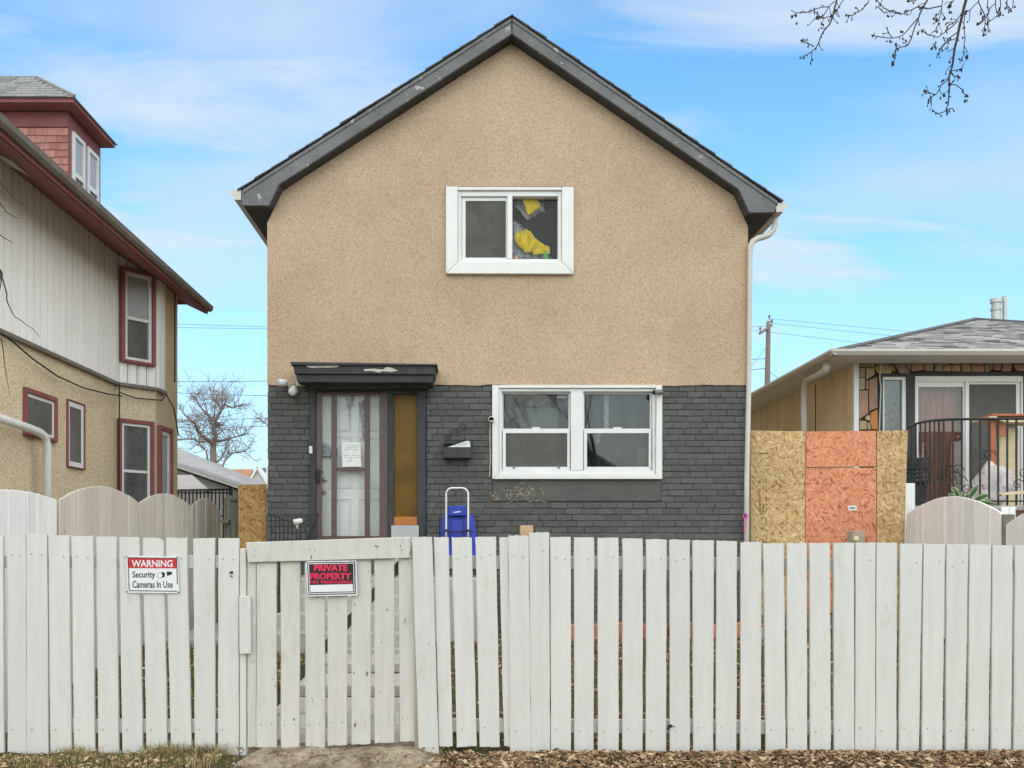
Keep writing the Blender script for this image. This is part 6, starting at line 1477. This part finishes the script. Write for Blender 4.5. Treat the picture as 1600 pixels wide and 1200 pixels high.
M['apron'] = plain('worn_dirt_concrete', (.37, .305, .215), .95, .32, 16, 1.0, 70, rv=0, dirt=((.13, .095, .06), 5, .46, (1, 1, 1), .9))
path()
def litter():
    rg = random.Random(9)
    def leaf(m, x, y, z, s):
        a = rg.uniform(0, 6.283); u = Vector((math.cos(a), math.sin(a), rg.gauss(0, .28))).normalized(); v = Vector((-math.sin(a), math.cos(a), rg.gauss(0, .45))).normalized(); c = Vector((x, y, z)); w = s * rg.uniform(.3, .55); up = u.cross(v) * s * rg.uniform(.1, .35)
        k = rg.choice((0, 0, 0, 1, 1, 2, 2, 3))
        m.add([tuple(c - u * s), tuple(c - u * s * .1 + v * w + up), tuple(c + u * s), tuple(c - u * s * .1 - v * w + up), tuple(c)], [(0, 4, 1), (4, 2, 1), (0, 3, 4), (4, 3, 2)], k)
    m = MB()
    for i in range(19000):
        x = rg.uniform(-3.3, 4.0); y = 5.32 + .65 * rg.random() ** .8; rt = sstep(-.5, .3, x)
        if -1.62 < x < -.35 and rg.random() < .94: continue
        if rg.random() > .16 + .84 * rt: continue
        leaf(m, x, y, gz(x, y) + rg.uniform(.002, .03), rg.choice((rg.uniform(.007, .015), rg.uniform(.010, .022), rg.uniform(.010, .022), rg.uniform(.02, .04))))
    for i in range(7000):
        x = rg.uniform(-3.4, 5.2); y = rg.uniform(6.1, 10.6)
        if -1.6 < x < -.4 and y < 9.1: continue
        leaf(m, x, y, gz(x, y) + rg.uniform(.004, .03), rg.uniform(.02, .04))
    stuff(m.build('leaf_litter', ['leaf1', 'leaf2', 'leaf3', 'leaf4'])); 
    o = bpy.data.objects['leaf_litter']; tag(o, 'dry brown leaves drifted along the foot of the fence', 'leaves')
    g = MB()
    def blade(x, y, L, k):
        a = rg.uniform(0, 6.283); b = Vector((x, y, gz(x, y) - .004)); d = Vector((math.cos(a) * rg.uniform(.1, .9), math.sin(a) * rg.uniform(.1, .7), 1)).normalized(); s = Vector((-math.sin(a), math.cos(a), 0)) * .0022; mid = b + d * L * .55; e = b + d * L + Vector((d.x, d.y, -.5)) * L * .35
        g.add([tuple(b - s), tuple(b + s), tuple(mid + s * .8), tuple(mid - s * .8), tuple(e)], [(0, 1, 2, 3), (3, 2, 4)], k)
    for i in range(15000):
        x = rg.uniform(-3.4, 4.0); y = 5.48 + .5 * rg.random(); lt = 1 - sstep(-1.7, -1.4, x)
        if -1.62 < x < -.4 and rg.random() < .97: continue
        if rg.random() > .30 + .7 * lt: continue
        cl = .5 + .5 * noise.noise(Vector((x * 3.2, y * 5, 9)))
        blade(x, y, rg.uniform(.02, .055) * (.6 + cl), 1 if rg.random() < .62 else 0)
    for cx in (-2.05, -1.95, -2.6, -1.72, 1.4):
        for i in range(170 if cx < 0 else 12): blade(cx + rg.gauss(0, .07), 5.93 + rg.gauss(0, .03), rg.uniform(.05, .13), 1 if rg.random() < .8 else 0)
    for i in range(16000):
        x = rg.uniform(-3.4, 5.2); y = rg.uniform(6.1, 10.2)
        if -1.6 < x < -.4 and y < 9.1: continue
        blade(x, y, rg.uniform(.03, .09), 0 if rg.random() < .55 else 1)
    tag(stuff(g.build('grass', ['grassg', 'grassd'])), 'patchy green and straw coloured grass at the fence foot', 'grass')
litter()
def pebbles():
    rg = random.Random(44); m = MB()
    for i in range(420):
        x = rg.uniform(-1.55, -.25); y = rg.uniform(5.6, 5.98); s_ = rg.uniform(.003, .011); m.blob((x, y, gz(x, y) + .035 + .03 * sstep(5.6, 5.95, y)), s_, s_, s_ * .6, rg.choice((0, 0, 1)), 5, 3, .25, rg)
    tag(stuff(m.build('gravel', ['stoneB', 'leaf2'])), 'loose gravel and crumbs scattered below the gate', 'gravel')
pebbles()

def across():
    for i, (x, y, h, sd_, lab) in enumerate(((-3.2, -13.5, 14, 3, 'taller bare street tree across the road'), (5.0, -12.6, 12, 17, 'shorter bare street tree across the road'))):
        t = thing('bare_tree', lab, 'tree', (x, y, 0)); rg = random.Random(sd_)
        m = MB(); m.tube([(x, y, -.1), (x + .05, y, h * .13), (x + .1, y, h * .22)], [.3, .24, .2], 9); m.build('trunk', 'bark', t)
        m = MB(); tree_mesh(m, (x + .1, y, h * .21), h, .2, rg, 6, .62, (0, 0), 6, .01, (2, 3), .2); m.build('crown', 'twig', t)
    for x, w, wm, lab in ((-7.5, 7.5, 'farwall', 'pale house across the road with a grey gable roof'), (4.5, 8.0, 'stucco_b', 'yellow house across the road with a grey gable roof')):
        t = thing('house', lab, 'house', (x, -22, 0)); y0, y1 = -30, -20
        m = MB(); m.box(x - w / 2, x + w / 2, y0, y1, 0, 3.6); m.prism([(x - w / 2, 3.6), (x + w / 2, 3.6), (x, 6.0)], y0, y1); m.build('wall', wm, t)
        m = MB(); o = .4; m.prism([(x - w / 2 - o, 3.35), (x, 6.05), (x + w / 2 + o, 3.35), (x + w / 2 + o, 3.55), (x, 6.3), (x - w / 2 - o, 3.55)], y0 - .3, y1 + .3); m.build('roof', 'farroof', t)
        for q in (-.28, .24): m = MB(); m.box(x + w * q - .8, x + w * q + .8, y1 + .002, y1 + .05, 1.2, 2.5); m.build('window', 'winback', t)
        m = MB(); m.box(x - .45, x + .45, y1 + .002, y1 + .06, .3, 2.4); m.build('door', 'browndoor', t)
across()
